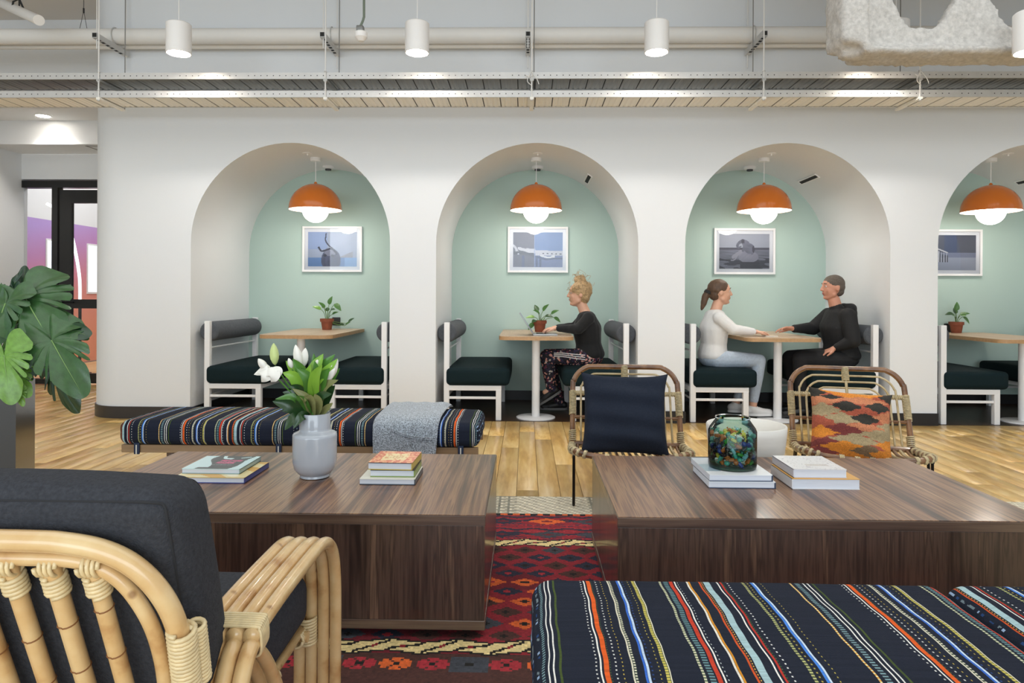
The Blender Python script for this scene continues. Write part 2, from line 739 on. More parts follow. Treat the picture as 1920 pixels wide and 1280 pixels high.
# glass door with black frame, and the colourful room beyond it
M_BLK = mat('black_frame', '161616', 0.35)
M_PANE = glass_pane('door_glass', 'f4f6f8')
d1 = bpy.data.objects.new('door_1', None)
C.objects.link(d1)
d1.location = (0, 0, 0)
tag(d1, 'black framed glass door with side light at the corridor end', None, kind='structure')
pxX = lambda px: float(at(px, 556, YD)[0])
x0, x1, x2, x3, x4 = pxX(25), pxX(38), pxX(96), pxX(107), pxX(131)
XE = XL - RC + 0.0
ZT = 2.47
for (a, b, z0, z1, y0, y1, nm) in [(x0, x1, 0, ZT, 0, .1, 'frame_post'), (x1, XE, ZT - 0.085, ZT, 0, .1, 'frame_head'), (x2, x3, 0, ZT - 0.085, 0, .1, 'frame_post'), (x1, x2, 0, 0.06, 0, .1, 'bottom_rail'),
                                   (x3 + .015, x4, 0.01, ZT - 0.11, .015, .07, 'door_stile'), (x4, XE, ZT - 0.27, ZT - 0.11, .015, .07, 'door_rail'), (x4, XE, 0.92, 1.03, .015, .07, 'door_rail'), (x4, XE, 0.01, 0.13, .015, .07, 'door_rail')]:
    obj(nm, g_box(a, b, YD + y0, YD + y1, z0, z1), M_BLK, d1, smooth=0)
obj('pane', g_box(x1, x2, YD + .045, YD + .052, 0.06, ZT - 0.085), M_PANE, d1, smooth=0)
obj('pane', g_box(x4, XE, YD + .045, YD + .052, 1.03, ZT - 0.27), M_PANE, d1, smooth=0)
obj('pane', g_box(x4, XE, YD + .045, YD + .052, 0.13, 0.92), M_PANE, d1, smooth=0)
hx = (x3 + x4) / 2 + .03
obj('door_handle', g_join(g_box(hx - .03, hx + .12, YD - .045, YD - .03, 0.985, 1.0), g_box(hx - .02, hx, YD - .045, YD + .016, 0.985, 1.0)), mat('black_metal', '101010', 0.3, metal=0.6), d1, smooth=0)

mg, nt, b = _new('painted_gradient_wall')
tc = nt.nodes.new('ShaderNodeTexCoord')
sp = nt.nodes.new('ShaderNodeSeparateXYZ')
_link(nt, tc, 'Object', sp, 'Vector')
mr = nt.nodes.new('ShaderNodeMapRange')
mr.inputs['From Min'].default_value, mr.inputs['From Max'].default_value = 0.0, 2.2
_link(nt, sp, 'Z', mr, 'Value')
my = nt.nodes.new('ShaderNodeMapRange')
my.inputs['From Min'].default_value, my.inputs['From Max'].default_value = 8.4, 12.5
my.inputs['To Min'].default_value, my.inputs['To Max'].default_value = 0.12, -0.22
_link(nt, sp, 'Y', my, 'Value')
ma = nt.nodes.new('ShaderNodeMath')
_link(nt, mr, 'Result', ma, 0)
_link(nt, my, 'Result', ma, 1)
rp = nt.nodes.new('ShaderNodeValToRGB')
el = rp.color_ramp.elements
el[0].position, el[0].color = 0.1, lin4('f0a080')
el[1].position, el[1].color = 0.95, lin4('b596d8')
for p, c in ((0.38, 'f09a8a'), (0.55, 'e28ca0'), (0.75, 'c689c0')):
    e = el.new(p)
    e.color = lin4(c)
_link(nt, ma, 'Value', rp, 'Fac')
_link(nt, rp, 'Color', b, 'Base Color')
b.inputs['Roughness'].default_value = 0.6
XR2 = -7.15
struct('wall_beyond', g_box(XR2 - .1, XR2, 8.3, 14.3, 0, 2.2), mg, smooth=0)
struct('wall_beyond_upper', g_box(XR2 - .1, XR2, 8.3, 14.3, 2.2, CEIL), M_WALL, smooth=0)
for i, (ya, yb) in enumerate([(10.0, 10.5), (10.95, 11.35), (11.7, 13.6)]):
    wn = struct('window_%d' % (i + 1), g_box(XR2 - .005, XR2 + .012, ya, yb, 1.1, 1.92), mat('window_frame', 'f0f0f0', 0.5), smooth=0)
    obj('pane', g_box(XR2 + .012, XR2 + .016, ya + .03, yb - .03, 1.13, 1.89), mat('bright_window', 'ffffff', 0.3, emit=('eef4ff', 1.3)), wn, smooth=0)
lamp = thing('arc_lamp', 'slim white arching lamp tube seen through the glass door', 'lamp', (-6.2, 9.2, 0))
pa = spline([at(150, 570, 9.2), at(149, 520, 9.2), at(141, 470, 9.2), at(131, 432, 9.2), at(110, 395, 9.2), at(88, 382, 9.2)], 6) - np.array([-6.2, 9.2, 0])
obj('tube', g_tube(pa, 0.02, 8), mat('tube_glow', 'ffffff', 0.4, emit=('ffffff', 1.6)), lamp)
obj('stand', g_join(g_cyl(pa[0], (pa[0][0], 0, 0.02), 0.02), g_solid_lathe([(0.14, 0.02), (0.14, 0.0)], 20, (pa[0][0], 0, 0))), M_BLK, lamp)
ct = thing('counter', 'coral counter in the room beyond the glass door', 'counter', (-6.55, 12.3, 0))
obj('body', g_bev(1.0, 0.7, 0.86, 0.02, (0, 0, 0.43)), mat('coral_laminate', 'ea8a70', 0.5), ct)
obj('countertop', g_bev(1.06, 0.76, 0.04, 0.01, (0, 0, 0.88)), mat('coral_top', 'e88478', 0.45), ct)

# unseen area light added to brighten the room beyond the door
area_light('beyond_fill_light', (-5.6, 10.4, 3.6), (0, 0, 0), 2.2, 3.0, 110, (1, 0.98, 0.96))
# ================================================================== OVERHEAD SERVICES
M_WMET = mat('white_metal', 'f2f0ee', 0.4)
M_GALV = mat('galvanised_rail', 'cfcecc', 0.38, metal=0.25, var=(14, 0.06))
M_TRAY = mat('tray_panel', 'f5f1e8', 0.5, metal=0.1)
M_TRAY_SHADED = mat('tray_panel_shaded', 'b9b8b4', 0.45, metal=0.3)  # greyed copy of the tray panel: shade from the lower tray put into colour
M_HOLE = mat('hole_black', '2b2b2b', 0.8)
M_ROD = mat('hanger_white', 'e9e7e4', 0.5)
M_DUCT = mat('duct_paint', 'f0ede8', 0.55, bump=(90, 0.15), mscale=(3, 0.3, 0.3))
TX0, TX1, TY0, TY1 = -6.10, 5.6, 5.30, 5.60
PP = 0.137


def tray(zb, label, pm):
    t = thing('cable_tray', label, 'cable tray', (0, 5.45, zb), group='perforated cable trays')
    rail = mesh_data('rail', g_join(g_box(TX0, TX1, -0.0015, 0.0015, 0, 0.048), g_box(TX0, TX1, -0.0015, 0.014, 0.046, 0.049), g_box(TX0, TX1, -0.0015, 0.014, -0.001, 0.002)), M_GALV, 0)
    obj('rail', rail, None, t, loc=(0, TY0 - 5.45, 0))
    r2 = obj('rail', rail, None, t, loc=(0, TY1 - 5.45, 0))
    r2.rotation_euler[2] = math.pi
    r2.location[0] = TX0 + TX1
    gs = []
    for k in range(int((TX1 - TX0) / 0.0492)):
        xx = TX0 + 0.03 + k * 0.0492
        if random.random() < 0.03:
            continue
        gs.append(g_move(([(0.0045 * math.cos(a), 0, 0.0045 * math.sin(a)) for a in np.linspace(0, 6.2832, 7)[:-1]], [tuple(range(6))]), (xx, TY0 - 5.45 - 0.002, 0.025)))
    tag(obj('bolt_holes', g_join(*gs), M_HOLE, t, smooth=0), kind='stuff')
    # corrugated floor panels, one mesh shared by all
    w2, d = PP - 0.008, TY1 - TY0 - 0.006
    xs = [0, .02, .028, .036, .044, .062, .070, .078, .086, .104, .112, .120, w2]
    zs = [0, 0, .004, .004, 0, 0, .004, .004, 0, 0, .004, .004, 0]
    Vp, Fp = [], []
    for xx, zz in zip(xs, zs):
        Vp += [(xx, -d / 2, zz), (xx, d / 2, zz)]
    for i in range(len(xs) - 1):
        Fp.append((2 * i, 2 * i + 1, 2 * i + 3, 2 * i + 2))
    pme = mesh_data('floor_panel', (Vp, Fp), pm, 0)
    obj('gap_shade_sheet', g_box(TX0, TX1, -d / 2, d / 2, 0.010, 0.012), mat('tray_shadow_sheet', '6f6c66', 0.6), t, smooth=0)  # dark sheet added above the panels as painted shade in their gaps
    xx = TX0
    while xx + PP < TX1:
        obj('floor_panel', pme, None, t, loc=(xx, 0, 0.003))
        xx += PP
    return t


TZ = [2.783, 2.64]
tray(TZ[0], 'upper perforated cable tray with slatted underside painted in grey shade', M_TRAY_SHADED)
tray(TZ[1], 'lower perforated cable tray with cream slatted underside', M_TRAY)
# hangers
for n, (px, far) in enumerate([(185, 234), (610, 632), (997, 1001), (1432, 1408), (1725, 1684)]):
    xx = float(at(px, 160, TY0 - 0.008)[0])
    wh = ['beside the rounded wall end', 'between the first two spotlights', 'at the middle of the trays', 'to the right of the third white spotlight', 'below the rough sprayed beam']
    t = thing('tray_hanger', 'threaded rod hanger holding the cable trays ' + wh[n], 'hanger', (xx, TY0 - 0.008, TZ[1]), group='cable tray hangers')
    obj('rod', g_cyl((0, 0, -0.01), (0, 0, CEIL - TZ[1]), 0.0055, seg=8), M_ROD, t)
    obj('rod', g_cyl((0.02, TY1 - TY0 + 0.016, -0.01), (0.02, TY1 - TY0 + 0.016, CEIL - TZ[1]), 0.004, seg=8), mat('thin_rod', '8d8b88', 0.5, metal=0.3), t)
    for z in (TZ[0] - TZ[1], 0.0):
        obj('cross_strut', g_join(g_box(-0.014, 0.016, -0.01, TY1 - TY0 + 0.03, z - 0.022, z - 0.004), *[g_box(-0.006, 0.008, 0.03 + k * .05, 0.05 + k * .05, z - 0.023, z - 0.0215) for k in range(6)]), M_TRAY if z == 0 else M_TRAY_SHADED, t, smooth=0)
        obj('nut', g_join(g_cyl((0, 0, z - 0.03), (0, 0, z - 0.02), 0.011, seg=6), g_cyl((0, 0, z + 0.05), (0, 0, z + 0.058), 0.011, seg=6)), M_GALV, t, smooth=0)
    if n in (2, 4):
        tie = [spline([(0, -.012, .2), (-.035, -.02, .12), (.0, -.015, .08)], 5), spline([(0, -.012, .19), (.04, -.02, .13), (.055, -.02, .09)], 5), spline([(.01, -.012, .165), (-.02, -.015, .15), (-.05, -.02, .165)], 5)]
        obj('cable_tie', g_join(*[g_tube(p, 0.003, 5) for p in tie]), M_ROD, t)

# ducts
def duct(name, label, Y, z, r, ribs):
    t = thing(name, label, 'duct', (0, Y, z))
    if ribs:
        xs = np.arange(-6.12, 5.6, 0.012)
        rr = r + 0.0016 * (np.arange(len(xs)) % 2)
    else:
        xs = np.linspace(-6.12, 5.6, 4)
        rr = r
    obj('tube', g_tube(np.c_[xs, 0 * xs, 0 * xs], rr, 20), M_DUCT, t, smooth=180)
    obj('coupling', g_tube([(-1.0, 0, 0), (-0.9, 0, 0)], r + 0.006, 20), M_WMET, t)
    return t


duct('air_duct', 'long white ribbed air duct running above the cable trays', 5.75, 3.29, 0.064, True)
duct('pipe', 'thin grey pipe directly behind and below the white ribbed duct', 5.852, 3.247, 0.028, False)
for n, px in enumerate([200, 615, 990, 1408]):
    xx = float(at(px, 78, 5.62)[0]) + (0.06 if px == 1408 else 0)
    wh = ['beside the rounded wall end', 'between the first two spotlights', 'at the middle of the picture', 'to the right of the third white spotlight']
    t = thing('duct_bracket', 'perforated strut bracket under the white duct ' + wh[n], 'bracket', (xx, 5.62, 3.19), group='duct brackets')
    obj('strut', g_join(g_box(-.02, .02, -.16, .285, -.02, .022), g_box(-.021, -.019, -.16, .27, .0, .024)), M_GALV, t, smooth=0)
    tag(obj('slots', g_join(*[g_box(-.012, .012, -.12 + .06 * k, -.09 + .06 * k, -.0215, -.0205) for k in range(6)]), M_HOLE, t, smooth=0), kind='stuff')
    obj('end_cap', g_box(-.016, .016, -.164, -.16, -.014, .018), M_HOLE, t, smooth=0)
    obj('rod', g_cyl((0, -.13, -.10), (0, -.13, CEIL - 3.19), 0.005, seg=8), M_ROD, t)
    obj('rod', g_cyl((0, .272, -.13), (0, .272, CEIL - 3.19), 0.005, seg=8), M_ROD, t)
    obj('clamp', g_join(g_tube([(0, .13 + .071 * math.cos(a), .10 + .071 * math.sin(a)) for a in np.linspace(-1.2, 4.34, 20)], .005, 6)), M_GALV, t)

# sloping pipe and wire in the upper corner of the corridor side
p0, p1 = at(-40, -14, 6.3), at(73, 38, 5.2)
t = thing('pipe', 'short sloping white pipe near the ceiling above the corridor', 'pipe', p0)
obj('tube', g_tube([np.zeros(3), p1 - p0], 0.04, 16), M_WMET, t)
cl = at(36, 12, 5.55)
obj('hanger_clip', g_join(g_cyl(cl - p0, (cl[0] - p0[0], cl[1] - p0[1], CEIL - p0[2]), 0.006, seg=6), g_tube([cl - p0 + np.array([-.06, 0, -.03]), cl - p0 + np.array([-.05, 0, .04]), cl - p0 + np.array([.0, 0, .06]), cl - p0 + np.array([.05, 0, -.05])], 0.008, 6)), M_HOLE, t)
q = at(157, 20, 5.75)
t = thing('suspension_wire', 'thin dark suspension wire forking down to the duct near the wall end', 'wire', q)
zt = 3.35 - q[2]
obj('cable', g_join(g_cyl((0, 0, CEIL - q[2]), (0, 0, 0), 0.0025, seg=5), g_cyl((0, 0, 0), (-.035, 0, zt), 0.002, seg=5), g_cyl((0, 0, 0), (.03, 0, zt), 0.002, seg=5)), M_HOLE, t)
obj('gripper', g_cyl((0, 0, -.02), (0, 0, .02), 0.007, seg=8), M_HOLE, t)


# cylinder spotlights
def spotlight(loc, label, z1=None, power=26):
    t = thing('pendant_spotlight', label, 'spotlight', loc, group='white cylinder spotlights')
    R, H = 0.088, 0.222
    obj('housing', g_lathe([(0.0, H), (R - .008, H), (R, H - .008), (R, 0.0), (R - .006, -0.001), (R - .010, 0.03), (0, 0.032)], 32), M_WMET, t)
    obj('lens', g_solid_lathe([(R - .011, 0.012), (0.0, 0.012)], 32), mat('spot_glow', 'ffffff', 0.5, emit=('fff4e2', 16)), t)
    obj('cord', g_cyl((0, 0, H - .005), (0, 0, CEIL - loc[2]), 0.0035, seg=6), M_WMET, t)
    obj('ceiling_rose', g_solid_lathe([(0.05, CEIL - loc[2]), (0.05, CEIL - loc[2] - .03), (0, CEIL - loc[2] - .03)], 20), M_WMET, t)
    l = bpy.data.lights.new('spot_beam', 'SPOT')
    l.energy, l.spot_size, l.spot_blend, l.shadow_soft_size, l.color = power, math.radians(140), 0.6, 0.04, (1, 0.98, 0.955)
    lo = bpy.data.objects.new('spot_beam', l)
    C.objects.link(lo)
    lo.parent = t
    lo.location = (0, 0, -0.004)
    return t


wh = ['in front of the wall section before the first arch', 'above the pier between first and second arch', 'above the pier between second and third arch', 'half hidden above the sprayed beam']
for n, px in enumerate([335, 782, 1231, 1680]):
    p = at(px, 98, 5.0)
    spotlight((float(p[0]), 5.0, 2.875), 'white cylinder spotlight hanging ' + wh[n], power=40 if n == 3 else 26)
p = at(1934, 98, 3.85)
spotlight((float(p[0]), 3.85, float(p[2])), 'white cylinder spotlight cut by the picture edge in front of the beam', power=16)

# hanging sensor
p = at(677, 70, 4.9)
t = thing('ceiling_sensor', 'small white sensor hanging on a green conduit beside the second spotlight', 'sensor', p)
obj('body', g_solid_lathe([(0, -.03), (.02, -.028), (.035, -.012), (.045, 0), (.045, .035), (.03, .045), (0, .045)], 20), M_WMET, t)
obj('junction', g_bev(.05, .05, .04, .006, (-.005, 0, .06)), mat('grey_steel', '7d7d7b', 0.4, metal=0.5), t)
obj('conduit', g_tube(spline([(-.005, 0, .08), (.018, 0, .14), (.02, 0, .22), (.015, 0, CEIL - p[2])], 5), 0.009, 8), mat('green_conduit', '6f7a6b', 0.5), t)

# sprayed castellated beam
bx0 = float(at(1577, 60, 4.0)[0])
ZF = 2.515
gs = []
gs.append(g_box(bx0 + .14, 4.6, 4.0, 4.25, ZF, ZF + 0.05))                      # bottom flange
gs.append(g_box(bx0 + .01, bx0 + .17, 4.0, 4.25, ZF + 0.06, CEIL))               # end stiffener
HC0 = float(at(1727, 30, 4.12)[0])
PER = 0.573


def hexhole(x):
    """opening width limits at height above the hole sill"""
    return x


zs0 = float(at(1727, 54, 4.12)[2])
zs1 = zs0 + 0.62
zm = (zs0 + zs1) / 2
gs.append(g_box(bx0 + .05, 4.6, 4.08, 4.17, ZF, zs0))                            # web below the openings
gs.append(g_box(bx0 + .05, 4.6, 4.08, 4.17, zs1, CEIL))
for k in range(-1, 6):
    xa, xb = HC0 + k * PER, HC0 + (k + 1) * PER                                  # solid post between two openings
    wb, wm = 0.085, 0.205
    pts = [(xa + wb, zs0), (xa + wm, zs0 + .20), (xa + wm, zs1 - .20), (xa + wb, zs1), (xb - wb, zs1), (xb - wm, zs1 - .20), (xb - wm, zs0 + .20), (xb - wb, zs0)]
    if k == -1:
        pts = [(bx0 + .05, zs0), (bx0 + .05, zs1), (xb - wb, zs1), (xb - wm, zs1 - .2), (xb - wm, zs0 + .2), (xb - wb, zs0)]
    n = len(pts)
    gs.append(([(a, 4.08, b) for a, b in pts] + [(a, 4.17, b) for a, b in pts], [tuple(range(n)), tuple(reversed(range(n, 2 * n)))] + [(i, (i + 1) % n, (i + 1) % n + n, i + n) for i in range(n)]))
bme = remesh(g_join(*gs), 0.022, 5)
P = np.empty(len(bme.vertices) * 3)
bme.vertices.foreach_get('co', P)
P = P.reshape(-1, 3)
nn = np.empty(len(bme.vertices) * 3)
bme.vertices.foreach_get('normal', nn)
nn = nn.reshape(-1, 3)
P += nn * (0.006 * vnoise(P, 28, 1) + 0.007 * vnoise(P, 60, 2) + 0.0028 * RNG.normal(size=len(P)))[:, None]
bme.vertices.foreach_set('co', P.ravel())
bme.update()
m_spray = mat('sprayed_fireproofing', 'c6c2bd', 0.95, var=(45, 0.2), bump=(160, 0.9))
bme.materials.clear()
bme.materials.append(m_spray)
bo = obj('ceiling_beam', bme, None)
tag(bo, 'rough sprayed castellated beam with hexagonal openings below the ceiling', None, kind='structure')
# ================================================================== ALCOVES: lamps, pictures, benches, tables, plants
M_WHITE = mat('white_powder_coat', 'f1f0f0', 0.35)
M_BOLSTER = mat('grey_wool', '56595e', 0.9, var=(60, 0.18), spec=0.2, bump=(220, 0.5), sheen=0.05)
M_SEAT = mat('bottle_green_upholstery', '0e2125', 0.8, bump=(200, 0.25), spec=0.2)
M_ORANGE = mat('orange_enamel', 'd9731f', 0.22, coat=0.5, coat_rough=0.08)
M_OAKTOP = wood('pale_oak_top', [(0.3, 'ab8f74'), (0.5, 'bfa58a'), (0.75, 'cdb59b')], 'y', 12, 70, 0.4, stretch=0.08)
M_EDGE = mat('oak_edge', 'b89268', 0.5, var=(40, 0.15))
ORD = ['first', 'second', 'third', 'fourth']
ORDL = ['leftmost', 'second', 'third', 'rightmost']

# ---- pendant lamps
Rd = 0.252
LZ = 1.925
outer = [(Rd * math.sin(t), Rd * math.cos(t)) for t in np.linspace(0.05, math.pi / 2, 18)]
inner = [((Rd - .004) * math.sin(t), (Rd - .004) * math.cos(t) - .001) for t in np.linspace(math.pi / 2, 0.05, 18)]
CXF = [-2.045, 0.09, 2.255, 4.42]
m_in = mat('glowing_white_enamel', 'fafafa', 0.3, emit=('fff6ea', 0.8))  # lining given a glow of its own, on top of the globe's light
m_globe = mat('opal_globe', 'ffffff', 0.3, emit=('fff7ec', 17.0))


def pendant(x, label):
    t = thing('pendant_lamp', label, 'lamp', (x, 6.6, LZ), group='orange dome pendant lamps')
    s = obj('lamp_shade', g_lathe(outer + [(Rd - .004, -.003)], 40), M_ORANGE, t)
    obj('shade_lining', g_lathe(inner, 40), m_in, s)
    obj('globe', g_ball((0, 0, 0.0), 0.125, 28, 18), m_globe, t, smooth=180)
    obj('cap', g_solid_lathe([(0.02, Rd - .006), (0.014, Rd + .012), (0.006, Rd + .02), (0.0, Rd + .02)], 14), M_ORANGE, t)
    obj('cord', g_cyl((0, 0, Rd + .01), (0, 0, 2.43 - LZ), 0.0035, seg=6), M_WHITE, t)
    obj('ceiling_rose', g_solid_lathe([(0.05, 2.432 - LZ), (0.05, 2.40 - LZ), (0.046, 2.395 - LZ), (0, 2.395 - LZ)], 20), M_WHITE, t)
    return t


base = pendant(ARCH[0] + .02, 'orange dome pendant lamp with white globe in the first arch from the glass door')
dup(base, (ARCH[1], 6.6, LZ), label='orange dome pendant lamp above the woman with the laptop')
dup(base, (ARCH[2] + .02, 6.6, LZ), label='orange dome pendant lamp above the man and woman talking')
dup(base, (ARCH[3] + .0, 6.6, LZ), label='orange dome pendant lamp in the arch cut by the picture edge')

# ---- detectors, sprinkler covers, air slots
for n, cx in enumerate(ARCH):
    where = ['in the first arch', 'in the second arch', 'in the third arch', 'in the fourth arch'][n]
    t = thing('smoke_detector', 'white smoke detector on the vault %s from the corridor' % where, 'detector', (cx + .02, 7.02, ZS + RA), group='smoke detectors')
    obj('base', g_solid_lathe([(0.06, 0.0), (0.06, -.02), (0.045, -.03), (0, -.03)], 20), M_WHITE, t)
    obj('sensor_head', g_solid_lathe([(0.032, -.03), (0.03, -.046), (0, -.046)], 16), mat('detector_dark', '3a3a3c', 0.5), t)
    t = thing('sprinkler_cover', 'small round sprinkler cover on the vault %s from the corridor' % where, 'sprinkler', (cx + .01, 6.38, ZS + RA), group='sprinkler covers')
    obj('cover', g_solid_lathe([(0.045, 0.001), (0.045, -.006), (0, -.007)], 20), M_WHITE, t)
    obj('drop_head', g_solid_lathe([(0.008, -.006), (0.006, -.022), (0, -.022)], 10), M_WHITE, t)
    if n > 0:
        a = math.radians(54)
        cxv = Vector((cx + (RA - .001) * math.cos(a), 6.78, ZS + (RA - .001) * math.sin(a)))
        t = thing('air_slot', 'black slot air vent on the vault %s from the corridor' % where, 'vent', cxv, group='slot air vents')
        t.rotation_euler = (0, math.pi / 2 - a, 0)
        obj('frame', g_join(g_box(-.03, -.018, -.2, .2, -.008, 0.004), g_box(.018, .03, -.2, .2, -.008, .004), g_box(-.03, .03, -.21, -.2, -.008, .004), g_box(-.03, .03, .2, .21, -.008, .004)), M_WHITE, t, smooth=0)
        obj('slot', g_box(-.018, .018, -.2, .2, -.004, .002), M_HOLE, t, smooth=0)


# ---- framed photographs (flat prints behind glass)
def ell(u, v, cx, cy, rx, ry, ang=0):
    c, s = math.cos(ang), math.sin(ang)
    a, b = (u - cx) * c + (v - cy) * s, -(u - cx) * s + (v - cy) * c
    return (a / rx) ** 2 + (b / ry) ** 2 < 1


def strip(u, v, pts, w):
    m = np.zeros(u.shape, bool)
    P = spline(pts, 8)
    for i, (a, b) in enumerate(zip(P, P[1:])):
        ww = w if np.isscalar(w) else w[0] + (w[1] - w[0]) * i / len(P)
        d = b - a
        t = np.clip(((u - a[0]) * d[0] + (v - a[1]) * d[1]) / (d @ d + 1e-9), 0, 1)
        m |= ((u - a[0] - t * d[0]) ** 2 + ((v - a[1] - t * d[1]) * 0.7) ** 2) < ww * ww
    return m


def pic_buffalo(u, v):
    n = vnoise(np.c_[u * 6, v * 6], 1.0, 3)
    c = np.array(lin('b9c6e0')) * (1 + 0.12 * n[:, None])
    c[v < 0.26] = np.array(lin('6f9bd8'))
    c[(v < 0.26) & (u > 0.75)] = np.array(lin('8fc0f6'))
    c[(u < .4) & (v > .5)] = np.array(lin('a6bce8'))
    hill = (v > .26) & (v < .26 + .2 * np.clip((u - .62) * 3, 0, 1) * (u < .92))
    c[hill] = np.array(lin('a9adbd'))
    head = ell(u, v, .47, .18, .2, .34) & (v < .55)
    c[head] = np.array(lin('555a7c')) * (1 + .35 * vnoise(np.c_[u * 40, v * 15], 1, 5)[head][:, None])
    c[ell(u, v, .45, .42, .12, .12)] = np.array(lin('8b8ea6'))
    horn = strip(u, v, [(.22, .55), (.27, .45), (.34, .46), (.42, .5), (.5, .52), (.43, .6), (.36, .75), (.37, .95)], (.02, .011))
    horn |= strip(u, v, [(.48, .53), (.56, .43), (.58, .36)], .018)
    c[horn] = np.array(lin('32364f'))
    c[ell(u, v, .35, .32, .035, .04) | ell(u, v, .5, .31, .035, .04)] = np.array(lin('2d3048'))
    return c


def pic_plane(u, v):
    n = vnoise(np.c_[u * 5, v * 5], 1.0, 4)
    left = u < .43
    c = np.where(left[:, None], np.array(lin('6a6b80')), np.array(lin('6a8cc6'))) * (1 + .1 * n[:, None])
    low = v < .34
    c[low & left] = np.array(lin('66677f'))
    c[low & ~left] = np.array(lin('6d80b8'))
    c[(v < .34) & (((u > .18) & (u < .23)) | ((u > .46) & (u < .5)) | ((u > .53) & (u < .57)))] = np.array(lin('40558a'))
    top = np.where(u < .45, .54 - .02 * np.abs(u - .3) * 4, .49 - .05 * (u - .45))
    bot = np.where(u < .45, .44 - .12 * np.clip(u - .1, 0, 1), .34)
    body = (v < top) & (v > bot) & (u > .15)
    c[body] = np.array(lin('d8dbe8'))
    c[(v < .47) & (v > .36) & (u < .42) & (v < bot + .0)] = np.array(lin('454a58'))
    tail = strip(u, v, [(.0, .63), (.05, .55), (.08, .45), (.1, .4)], (.02, .03)) | strip(u, v, [(.12, .54), (.2, .5), (.3, .49)], .03)
    c[tail] = np.array(lin('dfe2ee'))
    c[strip(u, v, [(.08, .42), (.2, .43), (.35, .35), (.42, .3)], .025)] = np.array(lin('4b5060'))
    wing = strip(u, v, [(.55, .33), (.66, .29), (.75, .27), (.82, .31)], (.012, .03))
    c[wing] = np.array(lin('eef2f8'))
    c[strip(u, v, [(.47, .3), (.65, .23), (.85, .25), (1., .25)], .018)] = np.array(lin('3c5384'))
    for k in range(5):
        c[ell(u, v, .61 + .087 * k, .395 - .004 * k, .018, .02)] = np.array(lin('2f3d5e'))
    c[(u > .425) & (u < .44)] = np.array(lin('9db4dd'))
    return c


def pic_elephant(u, v):
    n = vnoise(np.c_[u * 14, v * 60], 1.0, 6)
    c = np.tile(np.array(lin('b3b8c8')), (len(u), 1)) * (1 + .03 * n[:, None])
    land = v < .575
    c[land] = np.array(lin('77798a')) * (1 + .45 * n[land][:, None])
    c[(v < .6) & (v > .545)] = np.array(lin('4c4c5c'))
    dk = (v < .3) & (vnoise(np.c_[u * 10, v * 22], 1, 8) > -.1)
    c[dk] = np.array(lin('3b3a48')) * (1 + .3 * n[dk][:, None])
    body2 = ell(u, v, .58, .34, .2, .17) & (v > .2)
    c[body2] = np.array(lin('8f90a2')) * (1 + .2 * vnoise(np.c_[u * 30, v * 30], 1, 2)[body2][:, None])
    c[(u > .42) & (u < .8) & (v < .2) & (v > .02)] = np.array(lin('2f2e3b'))
    trunk = strip(u, v, [(.44, .5), (.36, .42), (.28, .34)], .035) | strip(u, v, [(.36, .36), (.3, .26), (.24, .24)], .012)
    c[trunk] = np.array(lin('9d9eae'))
    eb = ell(u, v, .6, .58, .1, .15) | ell(u, v, .53, .72, .075, .12, .5) | ell(u, v, .65, .52, .05, .11)
    eb |= strip(u, v, [(.47, .8), (.40, .75), (.36, .66), (.39, .60), (.43, .64)], (.035, .012)) | strip(u, v, [(.5, .7), (.49, .58), (.47, .52)], .025)
    c[eb] = np.array(lin('6e6f82')) * (1 + .35 * vnoise(np.c_[u * 35, v * 30], 1, 9)[eb][:, None])
    c[ell(u, v, .47, .79, .035, .06) | ell(u, v, .68, .56, .025, .1)] = np.array(lin('3d3c4c'))
    return c


def pic_railing(u, v):
    c = np.where((v > .5)[:, None], np.array(lin('4c5266')), np.array(lin('aab2c8')))
    c[(v > .5) & (u > .38) & (u < .62)] = np.array(lin('3a4a72'))
    c[(v > .36) & (v < .5)] = np.array(lin('7f88a6'))
    for k in range(9):
        xx = .02 + k * .05
        c[(np.abs(u - xx) < .008) & (v > .22) & (v < .64 - .02 * k)] = np.array(lin('d4d8e4'))
        c[(np.abs(u - xx - .022) < .010) & (v > .22) & (v < .58 - .02 * k)] = np.array(lin('2c3040'))
    c[strip(u, v, [(0, .68), (.2, .63), (.44, .5)], .012)] = np.array(lin('dfe2ea'))
    return c


M_PRINT = mat('photo_print', 'ffffff', 0.5, attr=True)
M_GLASS = glass_pane('picture_glass', 'ffffff', 1.5)


def colour_grid(w, h, nx, ny, fn):
    xs, ys = np.linspace(0, w, nx + 1), np.linspace(0, h, ny + 1)
    Vg = [(xx, 0, yy) for yy in ys for xx in xs]
    Fg = [(j * (nx + 1) + i, j * (nx + 1) + i + 1, (j + 1) * (nx + 1) + i + 1, (j + 1) * (nx + 1) + i) for j in range(ny) for i in range(nx)]
    u = np.array([(i + .5) / nx for j in range(ny) for i in range(nx)])
    v = np.array([(j + .5) / ny for j in range(ny) for i in range(nx)])
    return (Vg, Fg), np.clip(fn(u, v), 0, 1)


